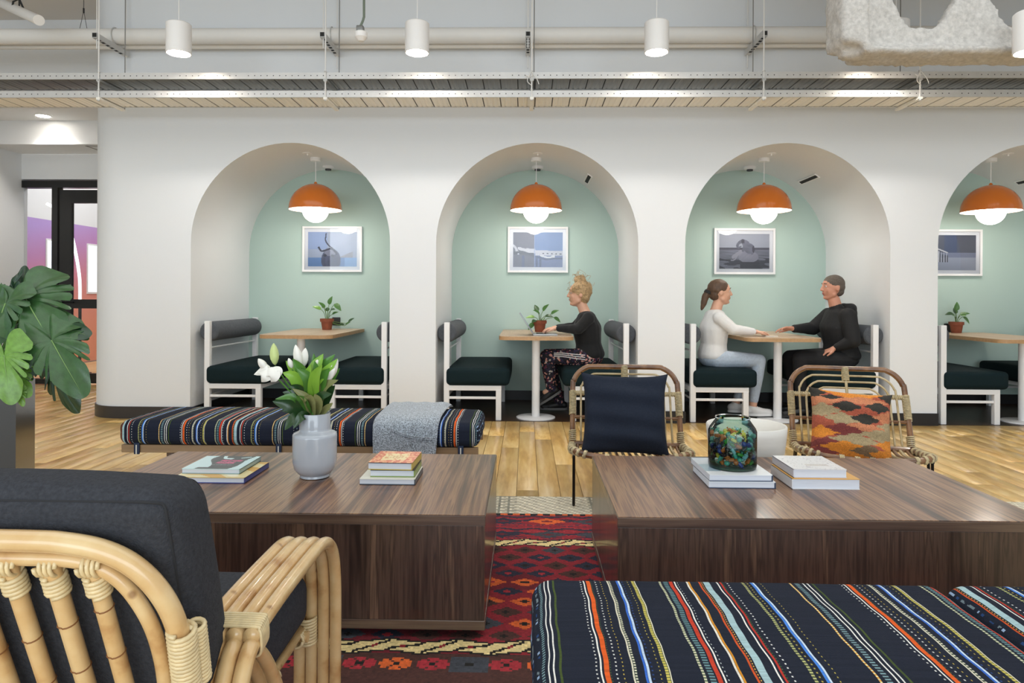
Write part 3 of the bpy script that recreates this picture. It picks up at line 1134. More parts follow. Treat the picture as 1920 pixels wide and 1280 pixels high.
pics = [(pic_buffalo, 'white framed photograph of a horned buffalo with a blue cast', 623, 467), (pic_plane, 'white framed photograph of a jet aeroplane above the laptop table', 1008.5, 468),
        (pic_elephant, 'white framed photograph of an elephant above the talking pair', 1396, 471), (pic_railing, 'white framed photograph of a railing cut off by the arch pier', 1783, 473.5)]
FW, FH = 0.635, 0.482
for fn, lab, px, py in pics:
    c = at(px, py, YB - .02)
    t = thing('picture_frame', lab, 'picture', (c[0], YB, c[2]), group='framed photographs on the mint walls')
    e, dp = 0.022, 0.032
    for nm, bx in (('frame_side', (-FW / 2, -FW / 2 + e, -FH / 2, FH / 2)), ('frame_side', (FW / 2 - e, FW / 2, -FH / 2, FH / 2)), ('frame_side', (-FW / 2 + e, FW / 2 - e, FH / 2 - e, FH / 2)), ('frame_side', (-FW / 2 + e, FW / 2 - e, -FH / 2, -FH / 2 + e))):
        obj(nm, g_box(bx[0], bx[1], -dp, -.003, bx[2], bx[3]), M_WHITE, t, smooth=0)
    obj('mount', g_box(-FW / 2 + e, FW / 2 - e, -.012, -.008, -FH / 2 + e, FH / 2 - e), mat('mount_card', 'e6e8ee', 0.8), t, smooth=0)
    pw, ph = .522, .366
    g, cols = colour_grid(pw, ph, 96, 66, fn)
    me = mesh_data('print', g_move(g, (-pw / 2, -.0135, -ph / 2)), M_PRINT, 0)
    set_cols(me, cols * .72)
    obj('print', me, None, t)
    obj('glass', g_box(-FW / 2 + e, FW / 2 - e, -.022, -.020, -FH / 2 + e, FH / 2 - e), M_GLASS, t, smooth=0)

# ---- benches
SEAT_T = 0.455


def bench(label):
    """outer posts at x = 0, seat towards +x, length along +y"""
    t = thing('booth_bench', label, 'bench', group='upholstered booth benches')
    ps = 0.048
    for y in (0.0, 1.06):
        obj('post', g_bev(ps, ps, 0.86, .004, (0, y, .43), 1), M_WHITE, t, smooth=10)
        obj('leg', g_bev(ps, ps, 0.27, .004, (.46, y, .135), 1), M_WHITE, t, smooth=10)
        obj('seat_rail', g_bev(.51, .045, .045, .004, (.23, y, .283), 1), M_WHITE, t, smooth=10)
        obj('stretcher', g_bev(.46, .022, .022, .003, (.23, y, .195), 1), M_WHITE, t, smooth=10)
    for x_ in (0, .46):
        obj('seat_rail', g_bev(.045, 1.06, .045, .004, (x_, .53, .283), 1), M_WHITE, t, smooth=10)
    obj('back_rung', g_cyl((0, 0, .62), (0, 1.06, .62), .009, seg=10), M_WHITE, t)
    obj('back_rung', g_cyl((0, 0, .195), (0, 1.06, .195), .009, seg=10), M_WHITE, t)
    obj('seat_cushion', g_rbox(.56, 1.15, .155, .038, 4, 6, bulge=(.008, .006, .014), c=(.265 + .01, .53, .306 + .0775)), M_SEAT, t, smooth=180)
    pr = [(0, 0), (.05, 0), (.075, .004), (.086, .016), (.088, .04), (.088, .98), (.086, 1.004), (.075, 1.016), (.05, 1.02), (0, 1.02)]
    g = g_solid_lathe(pr, 24)
    g = g_xf(g, Matrix.Translation((-.005, .02, .765)) @ Matrix.Rotation(-math.pi / 2, 4, 'X'))
    bo = obj('bolster', g, M_BOLSTER, t)
    for k, yy in enumerate((.02, 1.04)):
        obj('bolster_button', g_xf(g_solid_lathe([(.012, -.006), (.012, .006), (0, .008)], 10), Matrix.Translation((-.005, yy, .765)) @ Matrix.Rotation(math.pi / 2 * (1 if k == 0 else -1), 4, 'X')), M_BOLSTER, bo)
    return t


BOFF = 0.79
b0 = bench('bottle green booth bench by the rounded wall end, grey bolster fully in view')
b0.location = (CXF[0] - BOFF + .0, 6.03, 0)
labs = [('bottle green booth bench with its bolster half hidden, behind the flower vase', None),
        ('empty bottle green booth bench facing the woman with the laptop', 'bottle green booth bench the woman with the laptop sits on'),
        ('bottle green booth bench the woman in white sits on', 'bottle green booth bench the man in black sits on'),
        ('bottle green booth bench beside the rightmost pier', 'bottle green booth bench at the picture edge beyond the last table post')]
dup(b0, (CXF[0] + BOFF, 6.03, 0), label=labs[0][0], mirror=True)
for n in (1, 2, 3):
    dup(b0, (CXF[n] - BOFF, 6.03, 0), label=labs[n][0])
    dup(b0, (CXF[n] + BOFF, 6.03, 0), label=labs[n][1], mirror=True)

# ---- tables
def rounded_slab(w, y0, y1, z0, z1, r, both=False):
    pts = []
    for cx, cy, a0 in ((w / 2 - r, y0 + r, -90), (-w / 2 + r, y0 + r, 180)):
        if a0 == -90:
            pts += [(cx + r * math.cos(math.radians(a)), cy + r * math.sin(math.radians(a))) for a in np.linspace(-90, 0, 9)]
            pts += [(w / 2, y1), (-w / 2, y1)]
        else:
            pts += [(cx + r * math.cos(math.radians(a)), cy + r * math.sin(math.radians(a))) for a in np.linspace(180, 270, 9)]
    n = len(pts)
    Vt = [(a, b, z0) for a, b in pts] + [(a, b, z1) for a, b in pts]
    Ft = [tuple(reversed(range(n))), tuple(range(n, 2 * n))] + [(i, (i + 1) % n, (i + 1) % n + n, i + n) for i in range(n)]
    return Vt, Ft


def booth_table(label):
    t = thing('booth_table', label, 'table', group='booth tables')
    obj('tabletop', rounded_slab(.66, 0, 1.24, .7385, .742, .09), M_OAKTOP, t)
    obj('edge_band', rounded_slab(.66, 0, 1.24, .708, .7385, .09), M_EDGE, t)
    obj('leg', g_cyl((0, .2, .012), (0, .2, .708), .036, seg=24), M_WHITE, t)
    obj('base_plate', g_solid_lathe([(.175, 0), (.175, .008), (.165, .012), (0, .014)], 40, (0, .2, 0)), M_WHITE, t)
    obj('mounting_plate', g_box(-.1, .1, .1, .3, .70, .708), M_WHITE, t, smooth=0)
    return t


tb = booth_table('oak booth table with a terracotta potted vine, no one seated at it')
tb.location = (CXF[0], 5.965, 0.001)
dup(tb, (CXF[1], 5.965, .001), label='oak booth table carrying the open laptop')
dup(tb, (CXF[2], 5.965, .001), label='oak booth table between the man and woman talking')
dup(tb, (CXF[3], 5.965, .001), label='oak booth table in the arch cut by the picture edge')

# ---- small things on the booth tables
M_TERRA = mat('terracotta', '8d4c33', 0.8, var=(30, 0.15))
M_SOIL = mat('potting_soil', '2c2019', 0.95, bump=(120, 0.8))
M_STEM = mat('green_stem', '5c7a3a', 0.6)


def leafmat(name, c, rough=0.38):
    m = mat(name, c, rough, var=(9, 0.22), bump=(40, 0.15), coat=0.15, coat_rough=0.25)
    return m


M_LEAF = [leafmat('leaf_mid', '426f2b'), leafmat('leaf_dark', '294e22'), leafmat('leaf_light', '74a040')]


def leaf_geo(L, W, fold=0.25, curl=0.2, tip=1.6, n=10):
    """heart to lance shaped leaf along +x with a raised midrib and thickness"""
    V_, F_ = [], []
    cols = [-1, -.6, -.25, 0, .25, .6, 1]
    for side in (0, 1):
        for i in range(n + 1):
            s = i / n
            wd = W / 2 * (math.sin(math.pi * min(1, s ** 0.75)) ** 0.8) * (1 - 0.25 * s) * (1.0 if s < .98 else .3)
            for c in cols:
                V_.append((L * s, wd * c, fold * abs(c) * wd - curl * L * s * s - (0.0012 if side else 0)))
    k = len(cols)
    off = (n + 1) * k
    for i in range(n):
        for j in range(k - 1):
            a = i * k + j
            F_.append((a, a + k, a + k + 1, a + 1))
            F_.append((off + a, off + a + 1, off + a + k + 1, off + a + k))
    return V_, F_


def orient(p, d, up=(0, 0, 1), roll=0.0):
    """matrix with +x along d, +z close to up"""
    d = Vector(d).normalized()
    up = Vector(up)
    z = (up - d * up.dot(d))
    if z.length < 1e-3:
        z = Vector((0, 1, 0)) - d * d.y
    z.normalize()
    y = z.cross(d)
    M = Matrix(((d.x, y.x, z.x, p[0]), (d.y, y.y, z.y, p[1]), (d.z, y.z, z.z, p[2]), (0, 0, 0, 1)))
    return M @ Matrix.Rotation(roll, 4, 'X')


LEAFME = [[mesh_data('leaf', leaf_geo(.10, .062, .25, .25), m, 180) for m in M_LEAF], [mesh_data('leaf', leaf_geo(.12, .04, .2, .35), m, 180) for m in M_LEAF]]


def potted(name, label, loc, r, leaves, kind):
    t = thing(name, label, 'plant', loc, group='terracotta pots on the booth tables')
    h = r * 1.75
    obj('pot', g_lathe([(0, .003), (r * .68, 0), (r * .72, .004), (r * .9, h * .72), (r * 1.05, h * .73), (r * 1.07, h), (r * .96, h), (r * .9, h * .8), (r * .86, h * .78)], 24), M_TERRA, t)
    obj('soil', g_solid_lathe([(r * .9, h * .84), (0, h * .87)], 20), M_SOIL, t)
    for (dx, dy, dz, tx, ty, tz, k, s) in leaves:
        p = np.array([dx, dy, h * .85 + dz])
        sp_ = spline([(dx * .15, dy * .15, h * .8), (dx * .5, dy * .5, h * .85 + dz * .65), p], 5)
        obj('stem', g_tube(sp_, .0028, 5), M_STEM, t)
        o = obj('leaf', LEAFME[kind][k], None, t)
        o.matrix_local = orient(p, (tx, ty, tz), (random.uniform(-.3, .3), -.7, .9)) @ Matrix.Scale(s, 4)
    return t


ZT = 0.743


def tabletop_at(px, py):
    return at_z(px, py, ZT)


c = tabletop_at(613, 618)
potted('potted_vine', 'terracotta pot with an upright vine and one trailing shoot in the first arch', c, .065,
       [(-.06, 0, .11, -.7, -.3, .4, 2, .9), (.02, 0, .16, .3, -.2, 1, 0, .9), (.08, .0, .17, .6, -.3, -.5, 0, 1.0), (-.02, -.02, .13, -.4, -.3, .6, 0, .8), (.04, -.02, .1, .6, -.5, .3, 1, .7), (.0, .02, .09, -.2, .5, .5, 1, .8),
        (.12, 0, -.05, .8, -.3, .25, 1, .7), (.19, -.02, -.055, .6, -.5, .6, 0, .8), (.22, -.02, -.03, .5, -.3, .6, 1, .9), (.06, -.03, .06, .8, -.2, .5, 0, .7), (-.04, .03, .12, -.3, .4, .7, 0, .7)], 0)
c = tabletop_at(1012, 622)
potted('potted_vine', 'terracotta pot with a bushy vine beside the laptop', c, .065,
       [(-.05, -.02, .05, -.8, -.3, .1, 2, .9), (-.06, 0, -.01, -.5, -.4, -.5, 0, .9), (.0, -.03, .08, -.5, -.5, .5, 0, .9), (.03, 0, .11, .4, -.3, .7, 0, .9), (.05, -.02, .06, .8, -.3, .1, 1, .8), (.11, 0, .08, .5, -.3, .4, 0, .9), (.14, -.01, .05, .7, -.3, -.4, 0, .8),
        (-.02, .03, .1, -.3, .3, .8, 1, .9), (.02, -.04, .03, .2, -.9, .2, 2, .8), (-.04, -.04, .02, -.4, -.8, -.1, 1, .8)], 0)
c = tabletop_at(1403, 617)
potted('potted_plant', 'terracotta pot with pointed upright leaves between the talking pair', c, .07,
       [(-.05, 0, .11, -.9, -.2, .1, 1, 1.1), (.0, 0, .15, .5, -.2, .8, 0, 1.0), (.03, -.01, .12, .95, -.2, .25, 1, 1.2), (-.02, -.02, .06, -.6, -.4, .6, 0, .9), (.03, -.02, .05, .7, -.5, .2, 0, .9), (-.04, .01, .02, -.6, -.2, .7, 1, 1.0), (.01, .02, .08, -.2, .3, .9, 0, 1.1), (.02, -.03, .02, .8, -.3, .3, 2, .7)], 1)
c = tabletop_at(1793, 624)
potted('potted_plant', 'terracotta pot with broad pointed leaves in the rightmost arch', c, .065,
       [(-.03, 0, .10, -.9, -.2, .05, 1, .9), (.0, 0, .13, .0, -.2, 1, 0, .9), (.03, -.01, .09, .8, -.3, .3, 0, .9), (.06, -.01, .07, .5, -.3, -.5, 0, .9), (-.02, -.02, .06, -.5, -.5, .4, 0, .8), (.01, -.03, .07, .1, -.8, .3, 2, .9), (.0, .02, .1, .3, .4, .8, 1, .9)], 0)

# wall sockets behind the pots
for n, (px, py) in enumerate([(631, 602), (1777, 614)]):
    c = at(px, py, YB)
    t = thing('wall_socket', 'small black wall socket behind the potted plant in the %s arch' % ['first', 'rightmost'][n], 'socket', (c[0], YB, c[2]), group='wall sockets')
    obj('plate', g_bev(.085, .02, .085, .006, (0, -.0105, 0)), mat('socket_black', '141516', 0.4), t)
    obj('outlet', g_xf(g_solid_lathe([(.028, 0), (.026, -.006), (0, -.006)], 16), Matrix.Translation((0, -.022, 0)) @ Matrix.Rotation(math.pi / 2, 4, 'X')), M_HOLE, t)

# laptop, facing the seated woman (+x)
M_ALU = mat('laptop_aluminium', 'a9abad', 0.35, metal=0.8)
lp = thing('laptop', 'thin grey open laptop on the booth table of the second arch', 'laptop', (.062, 6.24, ZT))
obj('base', g_rbox(.22, .31, .012, .004, 2, 1, c=(.11, 0, .007)), M_ALU, lp)
obj('keyboard', g_box(.03, .12, -.13, .13, .0128, .0140), mat('keyboard_black', '1b1c1e', 0.5), lp, smooth=0)
obj('trackpad', g_box(.14, .205, -.05, .05, .0128, .0136), mat('trackpad', 'b5b7b9', 0.3, metal=0.6), lp, smooth=0)
ang = math.atan2(.19, -.125)
Ms = Matrix.Translation((.002, 0, .012)) @ Matrix.Rotation(-ang, 4, 'Y')
sc_ = obj('screen_lid', g_xf(g_rbox(.225, .31, .008, .003, 2, 1, c=(.1125, 0, .0)), Ms), M_ALU, lp)
obj('display', g_xf(g_box(.012, .215, -.145, .145, -.0055, -.0045), Ms), mat('display', '1d2430', 0.2, emit=('9fb6d8', 0.25)), sc_, smooth=0)
obj('hinge', g_cyl((.003, -.12, .010), (.003, .12, .010), .006, seg=10), M_HOLE, lp)
nb = thing('notebook', 'small pale notebook lying on the table between the talking pair', 'notebook', (2.20, 6.22, ZT))
obj('pages', g_box(-.045, .06, -.04, .06, .001, .008), mat('notebook_pages', 'efece4', 0.8), nb, smooth=0)
obj('cover', g_box(-.047, .062, -.042, .062, .008, .0095), mat('notebook_cover', 'd8c3a8', 0.6), nb, smooth=0)
# ================================================================== LOUNGE: rugs, tables, daybeds
M_RUGC = mat('cream_weave', 'ffffff', 0.95, attr=True, bump=(300, 0.6))
M_KILIM = mat('kilim_wool', 'ffffff', 0.95, attr=True, bump=(350, 0.5), var=(120, 0.18))


def flat_rug(name, label, x0, x1, y0, y1, z0, z1, nx, ny, fn, m):
    xs, ys = np.linspace(x0, x1, nx + 1), np.linspace(y0, y1, ny + 1)
    Vg = [(a, b, z1) for b in ys for a in xs]
    Fg = [(j * (nx + 1) + i, j * (nx + 1) + i + 1, (j + 1) * (nx + 1) + i + 1, (j + 1) * (nx + 1) + i) for j in range(ny) for i in range(nx)]
    k = len(Vg)
    Vg += [(x0, y0, z0), (x1, y0, z0), (x1, y1, z0), (x0, y1, z0)]
    c00, c10, c01, c11 = 0, nx, ny * (nx + 1), ny * (nx + 1) + nx
    Fg += [(k, k + 1, c10, c00), (k + 1, k + 2, c11, c10), (k + 2, k + 3, c01, c11), (k + 3, k, c00, c01)]
    gx, gy = np.meshgrid((xs[1:] + xs[:-1]) / 2, (ys[1:] + ys[:-1]) / 2)
    cols = np.vstack([np.clip(fn(gx.ravel(), gy.ravel()), 0, 1)] + [np.array([lin('6a2a24')])] * 4 if m is M_KILIM else [np.clip(fn(gx.ravel(), gy.ravel()), 0, 1)] + [np.array([lin('b5a993')])] * 4)
    me = mesh_data(name, (Vg, Fg), m, 0)
    set_cols(me, cols)
    o = obj(name, me, None)
    tag(o, label, 'rug')
    return o


def cream_fn(x, y):
    i, j = np.floor(x / .012).astype(int), np.floor(y / .012).astype(int)
    base = np.array(lin('e0d9c6')) * np.ones((len(x), 1))
    tw = ((i + j) % 4 < 2)
    base[tw] = np.array(lin('bfb69f'))
    motif = (np.abs(((x - .14) % .62) - .31) < .12) & (((i % 4 == 0) | (j % 4 == 0)))
    base[motif] = np.array(lin('8e8b7d'))
    return base * (1 + .12 * np.random.default_rng(1).normal(size=(len(x), 1)))


flat_rug('area_rug', 'cream woven rug showing between the red kilim and the oak floor', -2.0, 3.4, 2.6, 3.71, 0.0005, 0.006, 450, 92, cream_fn, M_RUGC)

KC = {k: np.array(lin(v)) for k, v in dict(red='8e1f2b', red2='6f1824', brown='4a2a24', navy='27283a', slate='3d4048', orange='d9622a', cream='e6cf93', black='17130f', crimson='a52a34').items()}


def kilim_fn(x, y):
    c = np.tile(KC['red'], (len(x), 1))
    r = np.random.default_rng(5)
    tone = vnoise(np.c_[x * 3, y * 9], 1, 12)
    c[tone > .25] = KC['red2']

    def lattice(mask, px, py, cols_fn, dot=True):
        ix = np.floor(y / py).astype(int)
        xo = x + (ix % 2) * px / 2
        jx = np.floor(xo / px).astype(int)
        u = np.abs((xo / px) % 1 - .5) * 2
        v = np.abs((y / py) % 1 - .5) * 2
        v = np.floor(v * 7) / 7
        inside = (u + v * .95 < .86) & mask
        h = np.abs(np.sin(ix * 12.9898 + jx * 78.233) * 43758.5453) % 1
        col = cols_fn(h, ix, jx, x, y)
        c[inside] = col[inside]
        core = (u + v < .22) & mask
        c[core & (h * 7 % 1 > .4)] = KC['red2']
        return inside, core, h

    f = (y < 2.965) & (y > 2.145)

    def fcols(h, ix, jx, xx, yy):
        o = np.tile(KC['navy'], (len(h), 1))
        o[h > .45] = KC['brown']
        o[h > .8] = KC['slate']
        org = (np.abs(yy - 2.50 + .35 * (xx - .02)) < .13) & (np.abs(xx + .03) < .16) & (h > .12)
        org |= (h > .93)
        o[org] = KC['orange']
        return o
    ins, core, h = lattice(f, .125, .082, fcols)
    isorg = np.abs(c - KC['orange']).sum(1) < 1e-4
    c[core & f] = np.where((h > .3)[core & f][:, None], KC['black'], KC['crimson'])

    # far band
    b1 = (y >= 3.03)
    zz = np.abs(((x / .16 + .25 * np.sign(np.sin(y * 40))) % 1) - .5) * 2
    wav = ((y + .03 * zz) % .06) < .022
    c[b1 & wav] = KC['navy']
    c[b1 & ((y + .02 * zz) % .045 < .010)] = KC['crimson']

    def bcols(h, ix, jx, xx, yy):
        o = np.tile(KC['slate'], (len(h), 1))
        o[h > .5] = KC['navy']
        o[h > .72] = KC['orange']
        return o
    b1m = b1 & (y > 3.06) & (y < 3.34)
    ix = np.floor(y / .09).astype(int)
    lattice(b1m & (ix % 2 == 0), .21, .09, bcols)
    e = (y > 3.375)
    c[e] = np.where(((np.floor(x / .03) % 2) < 1)[e][:, None], KC['orange'], KC['black'])
    # near band
    b2 = (y < 2.06) & (y > 1.78)
    c[b2] = KC['brown']
    px = .108
    k = np.floor(x / px).astype(int)
    u = (x / px) % 1 - .5
    v = (y - 2.0) / .036
    fl_ = (u * 2.25) ** 2 + v ** 2
    ang_ = np.arctan2(v, u * 2.25)
    flower = b2 & (fl_ < 1) & (np.abs(((ang_ / (math.pi / 3)) % 1) - .5) < .40)
    slate_ = b2 & (k % 4 == 2) & (np.abs(v) < 1.1)
    flower &= ~slate_
    c[slate_] = KC['slate']
    c[flower] = np.where((k % 4 == 0)[flower][:, None], KC['orange'], KC['crimson'])
    c[b2 & (fl_ < .05)] = KC['black']
    b3 = (y <= 1.78)
    lattice(b3, .2, .13, bcols)
    c[(y < 1.80) & (y > 1.77)] = KC['crimson']
    # zigzag cream bands
    for yc in (3.0, 2.10):
        tri = np.abs(((x / .21) % 1) - .5) * 2
        saw = (x / .105) % 1
        d = y - yc - .012 * (tri - .5) * 2
        band = np.abs(d) < .040
        c[band] = KC['black']
        inner_ = (np.abs(d) < .030)
        cut = np.abs(d - .05 * (saw - .5)) < .007
        c[inner_ & ~cut] = KC['cream']
        c[(np.abs(d - .04 * (saw - .5)) < .009) & (saw > .3) & (saw < .7) & (tri > .5)] = KC['red']
    worn = 1 + .10 * r.normal(size=(len(x), 1)) + .12 * vnoise(np.c_[x * 2, y * 6], 2, 3)[:, None]
    return c * worn


flat_rug('kilim_rug', 'red and navy patterned kilim rug with orange diamonds under the coffee tables', -1.75, 1.75, 0.9, 3.40, 0.0062, 0.0105, 400, 300, kilim_fn, M_KILIM)

# ---- coffee tables
WAL = [(0.37, '38251c'), (0.44, '593e2f'), (0.50, '78553f'), (0.55, '957050'), (0.59, '644533'), (0.66, 'a6825f')]
M_WTOP = wood('walnut_top', WAL, 'y', 17, 90, 0.36, coat=0.22, coat_rough=0.11, stretch=0.028, distort=0.5)
M_WPAN = wood('walnut_panel', [(0.37, '271b17'), (0.45, '3f2f28'), (0.52, '544036'), (0.57, '392a24'), (0.65, '6c5444')], 'z', 16, 90, 0.32, coat=0.4, coat_rough=0.08, stretch=0.05, distort=0.3)
M_WEDGE = wood('walnut_edge', [(0.37, '362924'), (0.5, '564339'), (0.65, '75604f')], 'x', 14, 80, 0.32, coat=0.3, coat_rough=0.1, stretch=0.04, distort=0.3)
FZ = 0.0108


def coffee_table(x0, x1, label):
    y0, y1, zt = 2.152, 2.985, 0.400
    t = thing('coffee_table', label, 'coffee table', ((x0 + x1) / 2, y0, FZ), group='low walnut coffee tables')
    cx, dy = (x0 + x1) / 2, y0
    bx = lambda a, b, c_, d, e, f: g_bev(b - a, d - c_, f - e, .0015, ((a + b) / 2 - cx, (c_ + d) / 2 - dy, (e + f) / 2 - FZ), 1)
    obj('top', bx(x0 + .002, x1 - .002, y0 + .002, y1 - .002, zt - .003, zt), M_WTOP, t, smooth=10)
    obj('top_slab', bx(x0, x1, y0, y1, zt - .034, zt - .003), M_WEDGE, t, smooth=10)
    th = .02
    obj('front_panel', bx(x0 + .002, x1 - .002, y0 + .002, y0 + th, .066, zt - .034), M_WPAN, t, smooth=10)
    obj('back_panel', bx(x0 + .002, x1 - .002, y1 - th, y1 - .002, .066, zt - .034), M_WPAN, t, smooth=10)
    obj('side_panel', bx(x0 + .002, x0 + th, y0 + th, y1 - th, .066, zt - .034), M_WPAN, t, smooth=10)
    obj('side_panel', bx(x1 - th, x1 - .002, y0 + th, y1 - th, .066, zt - .034), M_WPAN, t, smooth=10)
    obj('base_rail', bx(x0, x1, y0, y1, .036, .066), M_WEDGE, t, smooth=10)
    obj('plinth', bx(x0 + .09, x1 - .09, y0 + .09, y1 - .09, FZ, .036), M_HOLE, t, smooth=10)
    return t


coffee_table(-1.535, -0.125, 'low walnut coffee table carrying the flower vase')
coffee_table(0.29, 1.64, 'low walnut coffee table carrying the glass jar')

# ---- daybeds with striped cushions
STR = [(-.052, .004, 'e8dca8', 'hatch', 'd89a3a'), (-.037, .010, '7f9fa6', 'hatch', '20242f'), (-.022, .003, 'ecebe6', 's', 0), (-.012, .003, 'ecebe6', 's', 0), (0, .0045, '4a5a2e', 's', 0),
       (.064, .003, 'dcdcd8', 'dot', 0), (.072, .003, 'f0eee8', 's', 0), (.082, .009, 'e2622a', 's', 0), (.0885, .002, '4a5a3a', 'hatch', '20242f'), (.099, .003, 'dcdcd8', 'dot', 0), (.111, .002, 'c8b050', 'dot', 0),
       (.128, .003, 'ddd9c2', 's', 0), (.1325, .004, 'ddd9c2', 'hatch', '3a4a3a'), (.150, .004, '3d6fd0', 's', 0), (.1545, .005, 'c8dcf4', 's', 0), (.162, .003, '2d4a86', 'dot', 0), (.175, .002, 'b8a850', 'dot', 0),
       (.187, .006, 'd8c860', 'hatch', '8a8a50'), (.192, .002, 'e8e4c8', 's', 0), (.250, .005, 'dcd8b8', 'hatch', '6a7a60'), (.263, .010, '6d949a', 'hatch', '2a3038'), (.275, .008, 'c8432e', 's', 0), (.284, .003, 'f0eee8', 's', 0), (.290, .002, 'b8c0c0', 'dot', 0),
       (.3125, .004, 'e8e4da', 's', 0), (.317, .004, 'd8922e', 's', 0), (.341, .004, 'd2592c', 's', 0), (.346, .002, 'e0b050', 'hatch', '20242f'), (.357, .014, 'a9c6cc', 's', 0), (.382, .003, 'f0eee8', 's', 0), (.390, .004, 'c03a30', 's', 0), (.394, .002, '4a6a3a', 'hatch', '20242f'), (.405, .003, 'e4e4e2', 'dot', 0),
       (.442, .006, 'c0c080', 'hatch', '4a5440'), (.452, .003, 'b8a850', 'dot', 0), (.462, .005, '4a86e0', 's', 0), (.467, .004, 'd0e2f6', 's', 0), (.483, .002, 'b8a850', 'dot', 0)]
PERIOD = .604
M_STRIPE = mat('striped_weave', 'ffffff', 0.9, attr=True, bump=(420, 0.35), spec=0.15)
NAVY = np.array(lin('222735'))


def stripe_cushion_mesh(w, d, h, phase, mirror=False):
    segs = []
    x = -PERIOD * 2
    k = 0
    for rep in range(-1, 4):
        for (o_, wd, c, kind, c2) in STR:
            a = o_ - wd / 2 + rep * PERIOD - phase
            b = a + wd
            a, b = max(a, .004), min(b, w - .004)
            if b - a > .0008:
                segs.append((a, b, np.array(lin(c)), kind, np.array(lin(c2)) if c2 else NAVY))
    segs.sort(key=lambda s: s[0])
    clean = []
    for s in segs:
        if clean and s[0] < clean[-1][1] + .0006:
            s = (clean[-1][1] + .0006,) + s[1:]
        if s[1] - s[0] > .0008:
            clean.append(s)
    r = .042
    xs = sorted(set([0, w] + [r * (1 - math.cos(math.pi / 2 * i / 4)) for i in range(5)] + [w - r * (1 - math.cos(math.pi / 2 * i / 4)) for i in range(5)] + [v for s in clean for v in s[:2]]))
    # gaps get filled by navy columns; limit very wide ones
    col_of = []
    for a, b in zip(xs, xs[1:]):
        m_ = (a + b) / 2
        hit = [s for s in clean if s[0] <= m_ <= s[1]]
        col_of.append(hit[0] if hit else None)
    xs = [v - w / 2 for v in xs]
    ny, nz = int(d / .0042), int(h / .0045)
    ys = list(np.linspace(-d / 2, d / 2, ny + 1))
    zs = list(np.linspace(-h / 2, h / 2, nz + 1))
    V_, F_, info = g_grid_box(xs, ys, zs)
    Q = round_pts(V_, (w / 2, d / 2, h / 2), r, bulge=(.004, .006, .010))
    Q[:, 0] += .0012 * np.sin(Q[:, 1] * 31 + Q[:, 0] * 5) + .0007 * np.sin(Q[:, 1] * 75 + Q[:, 0] * 19)
    Q[:, 2] += .0015 * vnoise(Q, 22, 4)
    cols = []
    end = [NAVY, np.array(lin('9fb8d8')), NAVY, np.array(lin('7a8a92')), NAVY, np.array(lin('2c4a7a'))]
    for s, i, j in info:
        if s in 'lr':
            k = int((ys[i] * 60 + math.sin(ys[i] * 90 + zs[j] * 40)) % 6)
            cols.append(end[k] if (j % 6) in (1, 2) else NAVY)
            continue
        c = col_of[i]
        if c is None:
            cols.append(NAVY)
        elif c[3] == 's':
            cols.append(c[2])
        elif c[3] == 'dot':
            cols.append(c[2] if j % 3 == 0 else NAVY)
        else:
            cols.append(c[2] if (j // 1) % 2 == 0 else c[4])
    cols = np.array(cols) * (1 + .06 * RNG.normal(size=(len(cols), 1)))
    me = mesh_data('striped_cushion', ([tuple(p) for p in Q], F_), M_STRIPE, 180)
    set_cols(me, np.clip(cols, 0, 1))
    return me


M_BW = wood('daybed_oak', [(0.3, '7d6247'), (0.55, '9a7d5c'), (0.8, 'b09472')], 'x', 10, 60, 0.45, stretch=0.06)
CT, CH = .42, .128
CA = stripe_cushion_mesh(.955, .50, CH, -.048)
CB = stripe_cushion_mesh(.955, .50, CH, .327)


def daybed(x0, y0, label, strap_cols):
    """x0 left end, y0 near edge"""
    t = thing('daybed_frame', label, 'bench', (x0, y0, FZ), group='slatted daybeds')
    wd, dp = 1.925, .50
    zt = CT - CH - FZ
    for nm, y in (('side_rail', .035), ('side_rail', dp - .06)):
        obj(nm, g_bev(wd - .02, .028, .042, .003, (wd / 2, y, zt - .022), 1), M_BW, t, smooth=10)
    for k in range(7):
        obj('slat', g_bev(.05, dp - .14, .016, .002, (.12 + k * (wd - .24) / 6, dp / 2 - .012, zt - .010), 1), M_BW, t)
    for x_ in (.25, wd - .25):
        obj('leg_panel', g_bev(.035, dp - .12, zt - .043, .003, (x_, dp / 2, (zt - .043) / 2), 1), wood('daybed_dark_leg', [(0.3, '4d3828'), (0.6, '6a4e38'), (0.8, '7d5f45')], 'z', 10, 60, 0.5), t)
    return t


def strap(x, y, zc, par):
    g = g_rbox(.03, .012, .075, .004, 2, 2, c=(x, y, zc))
    return g


db = daybed(-2.165, 3.575, 'oak daybed frame under the far striped cushions', 0)
labs = ['striped navy daybed cushion at the far left, behind the flower vase', 'striped navy daybed cushion with the grey blanket over it']
for k, (me, x) in enumerate(((CB, -2.165 + .478), (CA, -2.165 + .478 + .966))):
    o = obj('striped_cushion', me, None, loc=(x, 3.575 + .25, CT - CH / 2 + .001))
    tag(o, labs[k], 'cushion', 'striped daybed cushions')
    if k == 1:
        o.rotation_euler[2] = math.pi
    for j, sx in enumerate((-.38, .38)):
        sx = sx if k == 0 else -sx
        st = obj('strap', g_rbox(.030, .010, .062, .004, 2, 1, c=(sx, (-.236 if k == 0 else .236), -CH / 2 - .02)), mat('strap_navy', '23304a', 0.8), o)
        obj('strap_stripe', g_box(sx - .003, sx + .003, (-.2425 if k == 0 else .2405), (-.2405 if k == 0 else .2425), -CH / 2 - .049, -CH / 2 + .0), mat('strap_white', 'dcdad2', 0.8), st, smooth=0)
db2 = daybed(.018, 1.145, 'oak daybed frame under the nearest striped cushions', 0)
